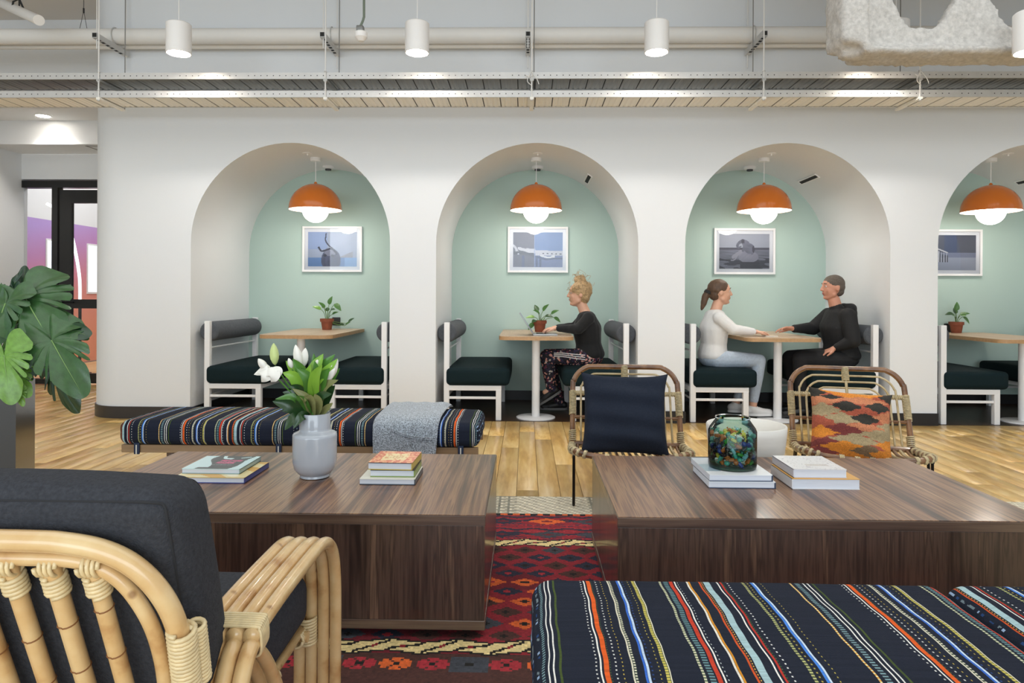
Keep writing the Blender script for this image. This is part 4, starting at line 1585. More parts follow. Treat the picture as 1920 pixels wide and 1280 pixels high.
labs = ['large striped navy daybed cushion nearest the camera', 'striped navy daybed cushion cut by the lower picture corner']
for k, (me, x) in enumerate(((CA, .018 + .478), (CB, .018 + .478 + .966))):
    o = obj('striped_cushion', me, None, loc=(x, 1.145 + .25, CT - CH / 2 + .001))
    tag(o, labs[k], 'cushion', 'striped daybed cushions')

# ---- blanket folded over the far daybed
M_BLANKET = mat('heather_blanket', 'a3abb4', 0.95, var=(170, 0.95), bump=(260, 0.9), sheen=0.3)


def blanket():
    prof = [(3.575 + .50, CT + .012), (3.575 + .46, CT + .030), (3.575 + .35, CT + .034), (3.575 + .2, CT + .033), (3.575 + .06, CT + .026), (3.575 - .004, CT + .004), (3.575 - .018, CT - .03), (3.575 - .019, CT - .08), (3.575 - .016, CT - .13), (3.575 - .018, CT - .175)]
    P2 = spline([(0, a, b) for a, b in prof], 5)
    nx = 24
    Vb, Fb = [], []
    m_ = len(P2)
    for s in (0, 1):
        for i, p in enumerate(P2):
            tt = i / (m_ - 1)
            nxt, prv = P2[min(i + 1, m_ - 1)], P2[max(i - 1, 0)]
            tg = nxt - prv
            nrm = np.array([0, -tg[2], tg[1]])
            nrm /= np.linalg.norm(nrm) + 1e-9
            if nrm[2] < 0 and p[2] > CT or nrm[1] > 0 and p[2] <= CT:
                nrm = -nrm
            for j in range(nx + 1):
                u = j / nx
                xa = -.80 - .0 * tt
                xb = -.435 - .035 * tt
                edge = min(u, 1 - u) * nx
                th = .012 * min(1.0, (edge / 2.0) ** .5 if edge < 2 else 1) + .001
                wob = .006 * math.sin(u * 9 + tt * 6) * (tt > .5) + .004 * math.sin(u * 23 + tt * 11)
                off = nrm * ((th if s == 0 else -.010 * min(1, edge / 2)) + wob * .6)
                Vb.append((xa + (xb - xa) * u, p[1] + off[1], p[2] + off[2]))
    k = m_ * (nx + 1)
    for i in range(m_ - 1):
        for j in range(nx):
            a = i * (nx + 1) + j
            Fb.append((a, a + 1, a + nx + 2, a + nx + 1))
            Fb.append((k + a, k + a + nx + 1, k + a + nx + 2, k + a + 1))
    for i in range(m_ - 1):
        for j in (0, nx):
            a = i * (nx + 1) + j
            Fb.append((a, a + nx + 1, k + a + nx + 1, k + a) if j == 0 else (a, k + a, k + a + nx + 1, a + nx + 1))
    for i in (0, m_ - 1):
        for j in range(nx):
            a = i * (nx + 1) + j
            Fb.append((a, k + a, k + a + 1, a + 1))
    return Vb, Fb


bl = obj('throw_blanket', blanket(), M_BLANKET, smooth=60)
tag(bl, 'grey heather blanket folded over the far striped daybed', 'blanket')
bm2 = spline([(-.70, 3.53, CT - .018), (-.62, 3.535, CT - .05), (-.55, 3.535, CT - .062), (-.47, 3.535, CT - .066)], 6)
obj('hem', g_join(g_tube(bm2, .0035, 6), g_tube(bm2 - np.array([0, 0, .008]), .003, 6)), M_BLANKET, bl)
# ================================================================== RATTAN ARMCHAIR (nearest) AND LOW RATTAN CHAIRS
def cane(name, cols, rough=0.25, knots=1.0):
    """varnished cane: pale body with darker nodes and streaks"""
    if name in MATS:
        return MATS[name]
    m, nt, b = _new(name)
    N = nt.nodes
    tc = N.new('ShaderNodeTexCoord')
    nz = N.new('ShaderNodeTexNoise')
    nz.inputs['Scale'].default_value = 14
    nz.inputs['Detail'].default_value = 5
    _link(nt, tc, 'Object', nz, 'Vector')
    rp = N.new('ShaderNodeValToRGB')
    el = rp.color_ramp.elements
    el[0].position, el[0].color = 0.27, lin4(cols[0])
    el[1].position, el[1].color = 0.72, lin4(cols[2])
    e = el.new(0.42)
    e.color = lin4(cols[1])
    _link(nt, nz, 'Fac', rp, 'Fac')
    vo = N.new('ShaderNodeTexVoronoi')
    vo.inputs['Scale'].default_value = 16
    _link(nt, tc, 'Object', vo, 'Vector')
    mr = N.new('ShaderNodeMapRange')
    mr.inputs['From Min'].default_value, mr.inputs['From Max'].default_value = 0.06, 0.14
    mr.inputs['To Min'].default_value, mr.inputs['To Max'].default_value = 0.65 * knots, 0.0
    _link(nt, vo, 'Distance', mr, 'Value')
    mx = N.new('ShaderNodeMix')
    mx.data_type = 'RGBA'
    mx.inputs['B'].default_value = lin4(cols[3])
    _link(nt, mr, 'Result', mx, 'Factor')
    _link(nt, rp, 'Color', mx, 'A')
    nt.links.new([o for o in mx.outputs if o.type == 'RGBA'][0], b.inputs['Base Color'])
    # the colour sockets of the mix node share their names with the float ones
    for s in mx.inputs:
        if s.type == 'RGBA' and s.name == 'B':
            s.default_value = lin4(cols[3])
        if s.type == 'RGBA' and s.name == 'A':
            nt.links.new(rp.outputs['Color'], s)
    b.inputs['Roughness'].default_value = rough
    b.inputs['Coat Weight'].default_value = 0.6
    b.inputs['Coat Roughness'].default_value = 0.12
    MATS[name] = m
    return m


M_CANE = cane('varnished_cane', ('b98a56', 'd6b07a', 'e3c796', '7a4a22'))
M_BIND = mat('cane_binding', 'e0cb9e', 0.35, var=(60, 0.15), coat=0.3)
M_CHAR = mat('charcoal_upholstery', '3b3d43', 0.92, var=(150, 0.25), bump=(330, 0.6), spec=0.2)
TILT = 0.293                      # the back leans towards the camera by this much per unit of height
XC = -0.915                       # middle of the chair


def on_back(px, py, off=0.0):
    """point on the reclined plane of the back frame seen at a photo pixel"""
    d = _ray(px, py)
    # y = 1.015 + off - TILT * (z - 0.73)
    k = (1.015 + off + TILT * (0.73 - CAM_Z)) / (d[1] + TILT * d[2])
    return np.array([d[0] * k, d[1] * k, CAM_Z + d[2] * k])


ac = thing('rattan_armchair', 'cane lounge armchair with charcoal cushions seen from behind', 'armchair', (XC, 1.4, FZ))
A0 = np.array([XC, 1.4, FZ])


def both(P):
    """a path from the right side carried on, mirrored, to the left side"""
    P = np.array(P)
    Q = P[::-1].copy()
    Q[:, 0] = 2 * XC - Q[:, 0]
    return np.vstack([Q, P])


def ext_down(P, z_to):
    a, b = P[-2], P[-1]
    k = (z_to - b[2]) / (b[2] - a[2])
    return np.vstack([P, b + (b - a) * k])


rail = [on_back(*p) for p in [(60, 1014), (120, 1018), (185, 1030), (240, 1054), (285, 1092), (318, 1140), (338, 1195), (349, 1250), (353, 1290)]]
rail[0][0] = max(rail[0][0], XC)
rail = [np.array([XC, rail[0][1], rail[0][2] + .001])] + rail
rail = ext_down(spline(rail, 5), 0.20)
rail = both(rail[1:])
obj('back_rail', g_tube(rail - A0, .0165, 14), M_CANE, ac, smooth=180)
r2 = [on_back(*p) for p in [(60, 1046), (130, 1049), (185, 1062), (228, 1090), (262, 1132), (287, 1180), (303, 1235), (311, 1290)]]
r2 = [np.array([XC, r2[0][1], r2[0][2] + .001])] + r2
r2 = ext_down(spline(r2, 5), 0.20)
r2 = both(r2[1:])
obj('inner_rail', g_tube(r2 - A0, .0118, 12), M_CANE, ac, smooth=180)
def bind(gs, m, par):
    for g in gs:
        obj('binding', g, m, par, smooth=180)


# upright canes with their bindings
tops, bots = [], []
for (a, b) in [((18, 1060), (84, 1290)), ((100, 1063), (166, 1290)), ((176, 1066), (237, 1290))]:
    tops.append(on_back(*a))
    bots.append(on_back(*b))
dx = (tops[2][0] - tops[0][0]) / 2
sl = []
for k in range(9):
    xt = tops[2][0] - dx * k
    xb = bots[2][0] - dx * k * .98
    if xt < 2 * XC - tops[2][0] - .02:
        break
    sl.append((np.array([xt, tops[1][1] + .002, tops[1][2] - .006]), np.array([xb, bots[1][1], bots[1][2]])))
for k, (a, b) in enumerate(sl):
    dn = a + (b - a) * ((0.22 - a[2]) / (b[2] - a[2]))
    pth = [a + (a - b) * .06, a, (a * .6 + dn * .4), dn]
    P_ = spline(pth, 6)
    obj('upright_cane', g_tube(P_ - A0, .0132 + .0008 * (k % 2), 12), M_CANE, ac, smooth=180)
    u = (b - a) / np.linalg.norm(b - a)
    c1 = g_coil(np.array([a + u * .006, a + u * .04]) - A0, 5, .0155, .0038, 6, 14)
    rr = a - u * .010
    c2 = g_coil(np.array([rr + np.array([-.016, 0, 0]), rr + np.array([.016, 0, 0])]) - A0, 4, .0150, .0036, 6, 14)
    bind([c1, c2], M_BIND, ac)
# thick binding at the back corner
i0 = len(rail) - 22
seg = rail[np.argmin(np.abs(rail[len(rail) // 2:, 2] - .585)) + len(rail) // 2]
pa, pb = on_back(340, 1178), on_back(352, 1282)
for sgn in (0, 1):
    qa, qb = pa.copy(), pb.copy()
    if sgn:
        qa[0], qb[0] = 2 * XC - qa[0], 2 * XC - qb[0]
    bind([g_coil(np.array([qa, qb, qb + (qb - qa)]) - A0, 30, .0195, .0042, 6, 14), g_coil(np.array([qa, qb]) - A0 + np.array([(.014 if not sgn else -.014), .02, 0]), 16, .012, .004, 6, 12)], M_BIND, ac)

# arms: four canes side by side
def arm(sign):
    fx = lambda x: x if sign > 0 else 2 * XC - x
    for i in range(4):
        x = fx(-.592 + .0315 * i)
        up = np.array([0, 0, FZ + .003])
        A = spline([(x, 1.230, .455), (x, 1.38, .466), (x, 1.55, .470), (x, 1.655, .468), (x, 1.722, .446), (x, 1.766, .395), (x, 1.785, .31), (x, 1.787, .16), (x, 1.785, .0)], 6)
        obj('arm_cane', g_tube(A - A0 + up, .0153, 12), M_CANE, ac, smooth=180)
        B = spline([(x, 1.285, .442), (x, 1.243, .441), (x, 1.205, .418), (x, 1.173, .360), (x, 1.150, .25), (x, 1.140, .12), (x, 1.138, .0)], 6)
        obj('arm_cane', g_tube(B - A0 + up, np.r_[.009, .0135, np.full(len(B) - 2, .0153)], 12), M_CANE, ac, smooth=180)
        D = spline([(x, 1.255, .424), (x, 1.300, .378), (x, 1.350, .31), (x, 1.405, .21), (x, 1.45, .1), (x, 1.47, .0)], 5)
        obj('arm_cane', g_tube(D - A0 + up, .0130, 10), M_CANE, ac, smooth=180)
    # flat binding that loops around the four canes
    gs = []
    xa, xb = -.592 - .0175, -.592 + .0315 * 3 + .0175
    for k in range(7):
        y = 1.236 + .0052 * k
        z = .473 + .0014 * k
        L = [(xa, y, z - .022), (xa + .004, y, z - .004), (xa + .014, y, z + .0015), (xb - .014, y, z + .0015), (xb - .004, y, z - .004), (xb, y, z - .022), (xb - .004, y + .006, z - .05), (xb - .02, y + .01, z - .06)]
        gs.append(g_tube(spline([(fx(p[0]), p[1], p[2]) for p in L], 4) - A0 + np.array([0, 0, FZ]), .0030, 6))
    bind(gs, M_BIND, ac)
    x = fx(-.578)
    R_ = np.array([(x, 1.17, .222), (x, 1.45, .216), (x, 1.78, .212)])
    obj('seat_rail', g_tube(R_ - A0 + np.array([0, 0, FZ]), .0125, 10), M_CANE, ac, smooth=180)
    bind([g_coil(np.array([(x, 1.715, .214), (x, 1.765, .213)]) - A0, 7, .0165, .004, 6, 12), g_coil(np.array([(x + .012, 1.775, .18), (x + .012, 1.775, .25)]) - A0, 9, .020, .004, 6, 12),
                          g_coil(np.array([(x, 1.50, .214), (x, 1.56, .213)]) - A0, 8, .0165, .004, 6, 12)], M_BIND, ac)


arm(1)
arm(-1)
# dark nodes of the cane
M_NODE = mat('cane_node', '8a5a30', 0.5)
for k, (a, b) in enumerate(sl[:4]):
    for q in (.42, .8):
        c_ = a + (b - a) * (q + .13 * ((k * 7) % 3 - 1))
        u = (b - a) / np.linalg.norm(b - a)
        obj('cane_node', g_coil(np.array([c_, c_ + u * .0015]) - A0, 1, .0134 + .0008 * (k % 2), .0013, 5, 16), M_NODE, ac, smooth=180)
obj('seat_rail', g_tube(np.array([(XC - .36, 1.74, .215), (XC + .36, 1.74, .215)]) - A0, .014, 10), M_CANE, ac)
obj('seat_rail', g_tube(np.array([(XC - .36, 1.19, .225), (XC + .36, 1.19, .225)]) - A0, .014, 10), M_CANE, ac)
for k in range(6):
    xx = XC - .28 + .112 * k
    obj('seat_cane', g_tube(np.array([(xx, 1.19, .238), (xx, 1.74, .232)]) - A0, .010, 8), M_CANE, ac)
# cushions
W_, H_, T_, RCU = .735, .435, .165, .046
hb_ = np.array([W_ / 2, T_ / 2, H_ / 2])
BUL = (.010, .014, .014)
CY, CZ0 = 1.163, .345            # near face at the bottom, bottom height


def cush(Q):
    """upright box to reclined cushion: sheared towards the camera, sides drawn in a little at the far face"""
    Q = np.array(Q, float)
    z = Q[:, 2] + H_ / 2
    Q2 = Q.copy()
    Q2[:, 0] *= 1 - .035 * (Q[:, 1] / T_ + .5)
    Q2[:, 1] = Q[:, 1] + T_ / 2 + CY - TILT * z - 1.4
    Q2[:, 2] = z + CZ0 - FZ
    return [tuple(p) for p in Q2]


Vc, Fc, _i = g_grid_box(_axis(hb_[0], RCU, 5, 10), _axis(hb_[1], RCU, 5, 4), _axis(hb_[2], RCU, 5, 8))
Qc = round_pts(Vc, hb_, RCU, BUL)
Qc[:, 2] += .004 * vnoise(Qc, 9, 7) * (Qc[:, 2] > 0)
Qc[:, 1] += .003 * vnoise(Qc, 12, 8)
bc = obj('back_cushion', (cush(Qc), Fc), M_CHAR, ac, smooth=180)
M_SEAM = mat('charcoal_piping', '2b2c30', 0.95)
for ys_ in (-1, 1):
    lp_ = [(-hb_[0], ys_ * hb_[1], z) for z in np.linspace(-hb_[2] + RCU, hb_[2], 12)] + [(x, ys_ * hb_[1], hb_[2]) for x in np.linspace(-hb_[0], hb_[0], 30)[1:-1]] + [(hb_[0], ys_ * hb_[1], z) for z in np.linspace(hb_[2], -hb_[2] + RCU, 12)]
    Qs = round_pts(lp_, hb_, RCU, BUL)
    obj('piping', g_tube(spline(cush(Qs), 3), .0022, 6), M_SEAM, bc, smooth=180)
sc2 = obj('seat_cushion', g_rbox(.715, .60, .135, .04, 4, 6, bulge=(.006, .01, .016), c=(0, 1.465 - 1.4, .312 - FZ)), M_CHAR, ac, smooth=180)


# ---- low rattan chairs
M_DCANE = cane('brown_cane', ('3c2414', '643e22', '8e6440', '241409'), 0.3, 0.4)
M_LCANE = cane('pale_cane', ('8e7752', 'b09a70', 'c8b48c', '6a4a2a'), 0.35, 0.3)
M_LBIND = mat('pale_binding', 'bfae88', 0.45, var=(70, 0.3))
M_DBIND = mat('brown_binding', '5a3a24', 0.4, var=(70, 0.3))
M_IRON = mat('black_iron', '1c1713', 0.4, metal=0.5)


def lounge_chair(label, loc, rotz):
    """faces -y; origin on the floor below the seat middle"""
    t = thing('rattan_chair', label, 'chair', loc, rotz, 'low rattan chairs')
    zr, zf = .245, .285            # seat height at the rear and at the front
    W2 = .305
    yf, yr = -.25, .15

    def back(u, h):
        """u across (-1..1), h up the back from the seat (0..1)"""
        return np.array([u * W2, yr + .20 * h, zr + .42 * h])
    # outer frame of the back: rounded top corners
    def loop(w, h, rad):
        pts = [np.array([-w, -.02]), np.array([-w, h - rad])]
        pts += [np.array([-w + rad * (1 - math.cos(a)), h - rad + rad * math.sin(a)]) for a in np.linspace(.3, math.pi / 2 - .05, 5)]
        pts += [np.array([0, h])]
        full = pts + [np.array([-p[0], p[1]]) for p in reversed(pts[:-1])]
        return spline([(p[0], yr + .20 * p[1] / .42, zr + p[1]) for p in full], 4)
    out = loop(W2, .42, .12)
    obj('back_frame', g_tube(out, .0155, 12), M_DCANE, t, smooth=180)
    for k in range(5):
        w = W2 - .048 - .036 * k
        h = .42 - .040 - .034 * k
        obj('inner_cane', g_tube(loop(w, h, .10 - .01 * k) + np.array([0, -.004, 0]), .0062, 8), M_LCANE, t, smooth=180)
    # cross canes and their bindings
    for hh in (.14, .27):
        z = zr + hh
        y = yr + .20 * hh / .42
        obj('cross_cane', g_tube([(-W2, y, z), (W2, y, z)], .010, 8), M_LCANE if hh > .2 else M_DCANE, t)
    obj('centre_cane', g_tube([(0, yr - .008, zr), (0, yr + .192, zr + .42)], .008, 8), M_LCANE, t)
    gs = []
    for s in (-1, 1):
        gs.append(g_coil(np.array([(s * W2, yr + .07, zr + .15), (s * W2, yr + .133, zr + .28)]), 16, .0175, .0042, 5, 10))
        gs.append(g_coil(np.array([(s * (W2 - .01), yr + .131, zr + .27), (s * (W2 - .10), yr + .131, zr + .27)]), 9, .012, .0036, 5, 10))
    gs.append(g_coil(np.array([(0, yr + .165, zr + .35), (0, yr + .197, zr + .425)]), 9, .018, .004, 5, 10))
    bind([*gs], M_LBIND, t)
    # seat: frame with alternating wrapped weave
    sq = spline([(-W2, yr + .0, zr), (-W2 - .004, -.05, zr + .015), (-W2 + .01, yf + .03, zf), (-W2 + .10, yf - .02, zf - .012), (0, yf - .03, zf - .026), (W2 - .10, yf - .02, zf - .012), (W2 - .01, yf + .03, zf), (W2 + .004, -.05, zr + .015), (W2, yr, zr)], 6)
    obj('seat_frame', g_tube(sq, .0165, 12), M_DCANE, t, smooth=180)
    gs, gd = [], []
    n = len(sq)
    for i in range(1, n - 1):
        if i % 2 == 0:
            c_ = g_coil(np.array([sq[i], sq[i] * .35 + sq[i + 1] * .65]), 3, .0185, .0048, 5, 9)
            (gs if (i // 2) % 5 < 4 else gd).append(c_)
    bind([*gs], M_LBIND, t)
    bind([g_coil(np.array([(W2, yr + .0, zr - .02), (W2, yr + .035, zr + .07)]), 9, .019, .0045, 5, 10), g_coil(np.array([(-W2, yr + .0, zr - .02), (-W2, yr + .035, zr + .07)]), 9, .019, .0045, 5, 10)], M_LBIND, t)
    # woven seat surface
    for k in range(17):
        u = -1 + 2 * (k + .5) / 17
        x = u * (W2 - .012)
        fy = yf - .03 + .04 * u ** 4
        fz = zf - .026 + .02 * u * u
        P_ = spline([(x, yr + .0, zr - .004), (x, 0, zr - .012), (x, fy + .01, fz + .002)], 4)
        obj('seat_cane', g_tube(P_, .0095, 6), M_LCANE if k % 2 else M_DCANE, t, smooth=180)
    obj('rear_rail', g_tube([(-W2, yr, zr), (W2, yr, zr)], .0155, 10), M_DCANE, t)
    # bent iron legs
    for s in (-1, 1):
        x = s * (W2 - .008)
        P_ = [(x, yf + .035, zf - .02), (x * 1.0, yf + .03, .012), (x, yf + .036, .004), (x, yf + .05, .012), (x * 1.0, yf + .10, zf - .03)]
        obj('leg', g_tube(P_, .0075, 8), M_IRON, t)
        P_ = [(x, yr - .02, zr - .012), (x, yr + .10, .012), (x, yr + .09, .004), (x, yr + .075, .012), (x, yr - .06, zr - .014)]
        obj('leg', g_tube(P_, .0075, 8), M_IRON, t)
        obj('side_bar', g_tube([(x, yf + .02, zf - .022), (x, yr - .01, zr - .016)], .006, 8), M_IRON, t)
    return t


lounge_chair('low rattan chair holding the plain navy cushion', (.562, 3.735, .0100), math.radians(-4))
lounge_chair('low rattan chair holding the orange kilim cushion', (1.80, 3.74, .0100), math.radians(-14))


# ---- scatter cushions
def pillow(w, h, t, n=40, seed=0, wr=.006):
    us = np.linspace(-1, 1, n + 1)
    Vp, Fp = [], []
    for s in (1, -1):
        for v in us:
            for u in us:
                pin = 1 - .10 * (1 - abs(v) ** 3) * abs(u) ** 2
                pin2 = 1 - .10 * (1 - abs(u) ** 3) * abs(v) ** 2
                th = t / 2 * ((1 - u ** 4) * (1 - v ** 4)) ** .55
                th += wr * th / (t / 2) * (math.sin(3 * u + 7 * v + seed) * math.sin(5 * v - 2 * u + seed) )
                Vp.append((u * w / 2 * pin, -s * th, v * h / 2 * pin2))
    m_ = (n + 1) ** 2
    for j in range(n):
        for i in range(n):
            a = j * (n + 1) + i
            Fp.append((a, a + 1, a + n + 2, a + n + 1))
    for j in range(n):
        for i in range(n):
            a = m_ + j * (n + 1) + i
            Fp.append((a, a + n + 1, a + n + 2, a + 1))
    return Vp, Fp


M_NAVYC = mat('navy_linen', '232936', 0.9, var=(120, 0.15), bump=(14, 1.0), spec=0.2)
pc = obj('scatter_cushion', pillow(.475, .45, .17, seed=2, wr=.016), M_NAVYC, smooth=180)
tag(pc, 'plain navy linen cushion propped on the rattan chair behind the table gap', 'cushion')
pc.location = at(1171, 776, 3.70)
pc.rotation_euler = (math.radians(-17), math.radians(.5), math.radians(-4))
zz_ = [(-.225 + .45 * i / 20, 0, -.212) for i in range(21)]
obj('zip_seam', g_tube(spline([(-.2, 0, -.203), (0, 0, -.199), (.2, 0, -.203)], 6), .003, 5), mat('navy_seam', '12151d', 0.9), pc)

NK = 104
pme = mesh_data('scatter_cushion', pillow(.42, .40, .16, NK, 5, .014), mat('kilim_cushion_wool', 'ffffff', 0.95, attr=True, bump=(320, 0.5), var=(90, 0.15)), 180)


def kc_fn(u, v):
    cs = {k: np.array(lin(c)) for k, c in dict(o='d5842f', r='a8553f', p='c27c58', k='a5926f', b='7a6248', d='33302a', m='7d3b38').items()}
    c = np.tile(cs['r'], (len(u), 1))
    saw = .26 * (np.abs(((v * 26) % 1) - .5) * 2)
    # serrated lozenges: middle, half width, half height, colour
    LZ_ = [(.50, .97, .42, .13, 'o'), (.10, .80, .30, .10, 'p'), (.62, .84, .34, .08, 'p'), (.12, .66, .26, .10, 'k'), (.62, .70, .22, .09, 'r'), (.95, .62, .25, .10, 'p'), (.36, .55, .30, .09, 'k'), (.98, .50, .24, .09, 'k'), (.08, .50, .22, .08, 'r'), (.64, .46, .28, .08, 'p'),
           (.36, .40, .30, .09, 'm'), (.84, .38, .30, .09, 'k'), (.10, .36, .24, .09, 'o'), (.52, .28, .34, .10, 'k'), (.98, .26, .24, .10, 'o'), (.18, .20, .28, .09, 'm'), (.40, .16, .34, .10, 'o'), (.68, .14, .22, .10, 'b'), (.90, .12, .24, .09, 'o'), (.10, .08, .26, .09, 'm'), (.55, .03, .40, .07, 'o'),
           (.42, .73, .19, .085, 'd'), (.80, .76, .19, .085, 'd'), (.64, .58, .19, .085, 'd'), (.04, .93, .17, .09, 'd'), (.24, .86, .15, .045, 'd'), (.97, .93, .18, .10, 'd'), (.10, .03, .22, .06, 'd'), (.97, .06, .16, .08, 'd')]
    for cx, cy, w_, h, k in LZ_:
        d = np.abs(u - cx) / w_ + np.abs(v - cy) / h
        c[d < 1.12 - saw] = cs[k]
    return c


uu = np.array([(i + .5) / NK for j in range(NK) for i in range(NK)])
vv = np.array([(j + .5) / NK for j in range(NK) for i in range(NK)])
cc = kc_fn(uu, vv) * (1 + .1 * RNG.normal(size=(len(uu), 1)))
set_cols(pme, np.clip(np.vstack([cc, cc]), 0, 1))
kc = obj('scatter_cushion', pme, None)
tag(kc, 'orange and black zigzag kilim cushion leaning on the rattan chair', 'cushion')
kc.location = at(1594, 800, 3.68)
kc.rotation_euler = (math.radians(-22), math.radians(4), math.radians(-14))
obj('piping', g_tube(spline([(-.19, 0, -.188), (-.17, 0, -.180), (0, 0, -.180), (.17, 0, -.180), (.19, 0, -.188)], 5), .004, 6), M_HOLE, kc)
# ================================================================== ON AND AROUND THE COFFEE TABLES
ZC = 0.4004
# ---- vase with lilies
vx, vy = float(at_z(585, 897, ZC)[0]), 2.59
M_VASE = mat('glazed_blue_grey', 'b7bdc6', 0.25, coat=0.8, coat_rough=0.06, var=(5, 0.05))
vz = thing('flower_vase', 'glossy blue grey shouldered vase holding lilies on the coffee table', 'vase', (vx, vy, ZC))
obj('body', g_lathe([(0, .002), (.048, 0), (.055, .002), (.053, .010), (.062, .016), (.076, .034), (.082, .06), (.0825, .155), (.0815, .163), (.076, .169), (.062, .174), (.058, .179), (.0575, .186), (.0575, .24), (.0562, .243), (.0545, .241), (.054, .18), (.07, .15), (.07, .04), (0, .03)], 44), M_VASE, vz, smooth=50)

fl_ = thing('lily_bouquet', 'bouquet of white lily buds and glossy green leaves in the vase', 'flowers', (vx, vy, ZC + .2))
B0 = np.array([vx, vy, ZC + .2])
M_PET = mat('lily_petal', 'f4f2ea', 0.5, var=(20, 0.05))
M_PETG = mat('lily_bud_green', 'c9d990', 0.5, var=(25, 0.12))
FLV = [leafmat('lily_leaf_bright', '84b53c', 0.35), leafmat('lily_leaf_mid', '4f8233', 0.3), leafmat('lily_leaf_dark', '2a4a26', 0.28), leafmat('lily_leaf_olive', '868a56', 0.4)]


def bent_leaf(p0, p1, p2, W, m, parent, fold=.25, n=12, facing=(0, -1, .35)):
    """leaf blade following a curve, its face turned towards 'facing'"""
    P_ = spline([p0, p1, p2], n // 2)
    T = np.gradient(P_, axis=0)
    T /= np.linalg.norm(T, axis=1, keepdims=True)
    fc = np.array(facing, float)
    cols = [-1, -.5, 0, .5, 1]
    Vl, Fl = [], []
    k = len(P_)
    for s_ in (0, 1):
        for i in range(k):
            s = i / (k - 1)
            wd = W / 2 * (math.sin(math.pi * (0.06 + .94 * s) ** .8) ** .75 if s < 1 else 0.02)
            sd = np.cross(T[i], fc)
            sd /= np.linalg.norm(sd) + 1e-9
            nm = np.cross(sd, T[i])
            for c in cols:
                Vl.append(P_[i] + sd * wd * c + nm * (fold * wd * abs(c) - .0008 * s_))
    q = len(cols)
    off = k * q
    for i in range(k - 1):
        for j in range(q - 1):
            a = i * q + j
            Fl.append((a, a + 1, a + q + 1, a + q))
            Fl.append((off + a, off + a + q, off + a + q + 1, off + a + 1))
    return obj('leaf', (Vl, Fl), m, parent, smooth=180)


def fp(px, py, dy=0.0):
    return at(px, py, vy + dy) - B0


# base, bend, tip in photo pixels, depth offsets, width, colour
LV = [((585, 770), (600, 715), (633, 672), -.02, -.03, .052, 0), ((582, 765), (588, 700), (606, 663), .01, .02, .06, 0), ((580, 768), (570, 705), (549, 672), -.01, -.04, .055, 1), ((578, 768), (556, 712), (530, 698), -.02, -.06, .05, 0),
      ((590, 770), (598, 720), (590, 676), -.03, -.05, .05, 1), ((586, 772), (575, 720), (583, 683), -.03, -.07, .055, 0), ((592, 775), (606, 728), (634, 712), -.03, -.07, .04, 3), ((590, 772), (590, 725), (614, 700), -.04, -.06, .04, 0),
      ((575, 775), (553, 745), (516, 748), -.02, -.05, .03, 1), ((572, 778), (545, 760), (511, 752), -.02, -.05, .055, 2), ((572, 780), (552, 785), (534, 806), -.04, -.07, .05, 2), ((578, 780), (566, 780), (550, 803), -.05, -.08, .035, 2),
      ((580, 778), (565, 735), (543, 722), -.03, -.07, .045, 2), ((584, 778), (576, 748), (548, 728), -.045, -.09, .035, 3), ((585, 780), (582, 752), (571, 744), -.05, -.085, .06, 3), ((590, 780), (596, 755), (590, 738), -.05, -.08, .04, 3),
      ((596, 778), (612, 745), (628, 722), -.02, -.03, .05, 2), ((597, 780), (612, 765), (624, 755), -.03, -.05, .025, 3), ((594, 775), (604, 740), (603, 712), .0, -.02, .055, 2), ((582, 775), (583, 735), (572, 705), .0, -.01, .06, 2),
      ((586, 770), (560, 708), (536, 676), .02, .03, .05, 0), ((588, 770), (600, 700), (628, 664), .02, .03, .055, 1), ((586, 770), (592, 705), (588, 662), .03, .04, .05, 1), ((584, 772), (570, 715), (560, 668), .03, .05, .055, 2), ((590, 772), (612, 720), (637, 690), .02, .02, .05, 1),
      ((588, 774), (600, 745), (622, 738), -.04, -.08, .04, 2), ((582, 776), (570, 752), (556, 742), -.05, -.09, .04, 1), ((580, 776), (560, 745), (530, 735), .0, -.03, .05, 2), ((586, 772), (580, 715), (556, 690), -.04, -.08, .05, 1), ((590, 772), (602, 715), (618, 690), -.04, -.07, .05, 1), ((588, 772), (590, 712), (604, 684), -.05, -.09, .045, 0),
      ((588, 774), (610, 700), (620, 680), .03, .05, .055, 1), ((584, 772), (560, 735), (547, 700), .02, .04, .055, 2), ((586, 774), (597, 735), (616, 705), .03, .04, .06, 2), ((580, 776), (556, 765), (528, 770), .0, -.02, .05, 2)]
for a, b_, c, d0, d1, W, k in LV:
    bent_leaf(fp(*a, d0 * .4), fp(*b_, (d0 + d1) / 2), fp(*c, d1), W * 1.0, FLV[k], fl_, facing=(random.uniform(-.4, .4), -1, random.uniform(.1, .6)))


def bud(p0, p1, R, m, name='flower_bud', flare=0.0):
    prof = [(0.15, 0), (.55, .1), (.9, .28), (1, .45), (.88, .65), (.6, .82), (.28, .94), (0.02, 1.0)]
    p0, p1 = np.array(p0), np.array(p1)
    L = np.linalg.norm(p1 - p0)
    V_, F_ = g_solid_lathe([(r * R, z * L) for r, z in prof], 18)
    V_ = [(x * (1 + .10 * math.cos(3 * math.atan2(y, x))), y * (1 + .10 * math.cos(3 * math.atan2(y, x))), z) for x, y, z in V_]
    M = orient(p0, p1 - p0) @ Matrix.Rotation(math.pi / 2, 4, 'Y')
    return obj(name, g_xf((V_, F_), M), m, fl_, smooth=180)


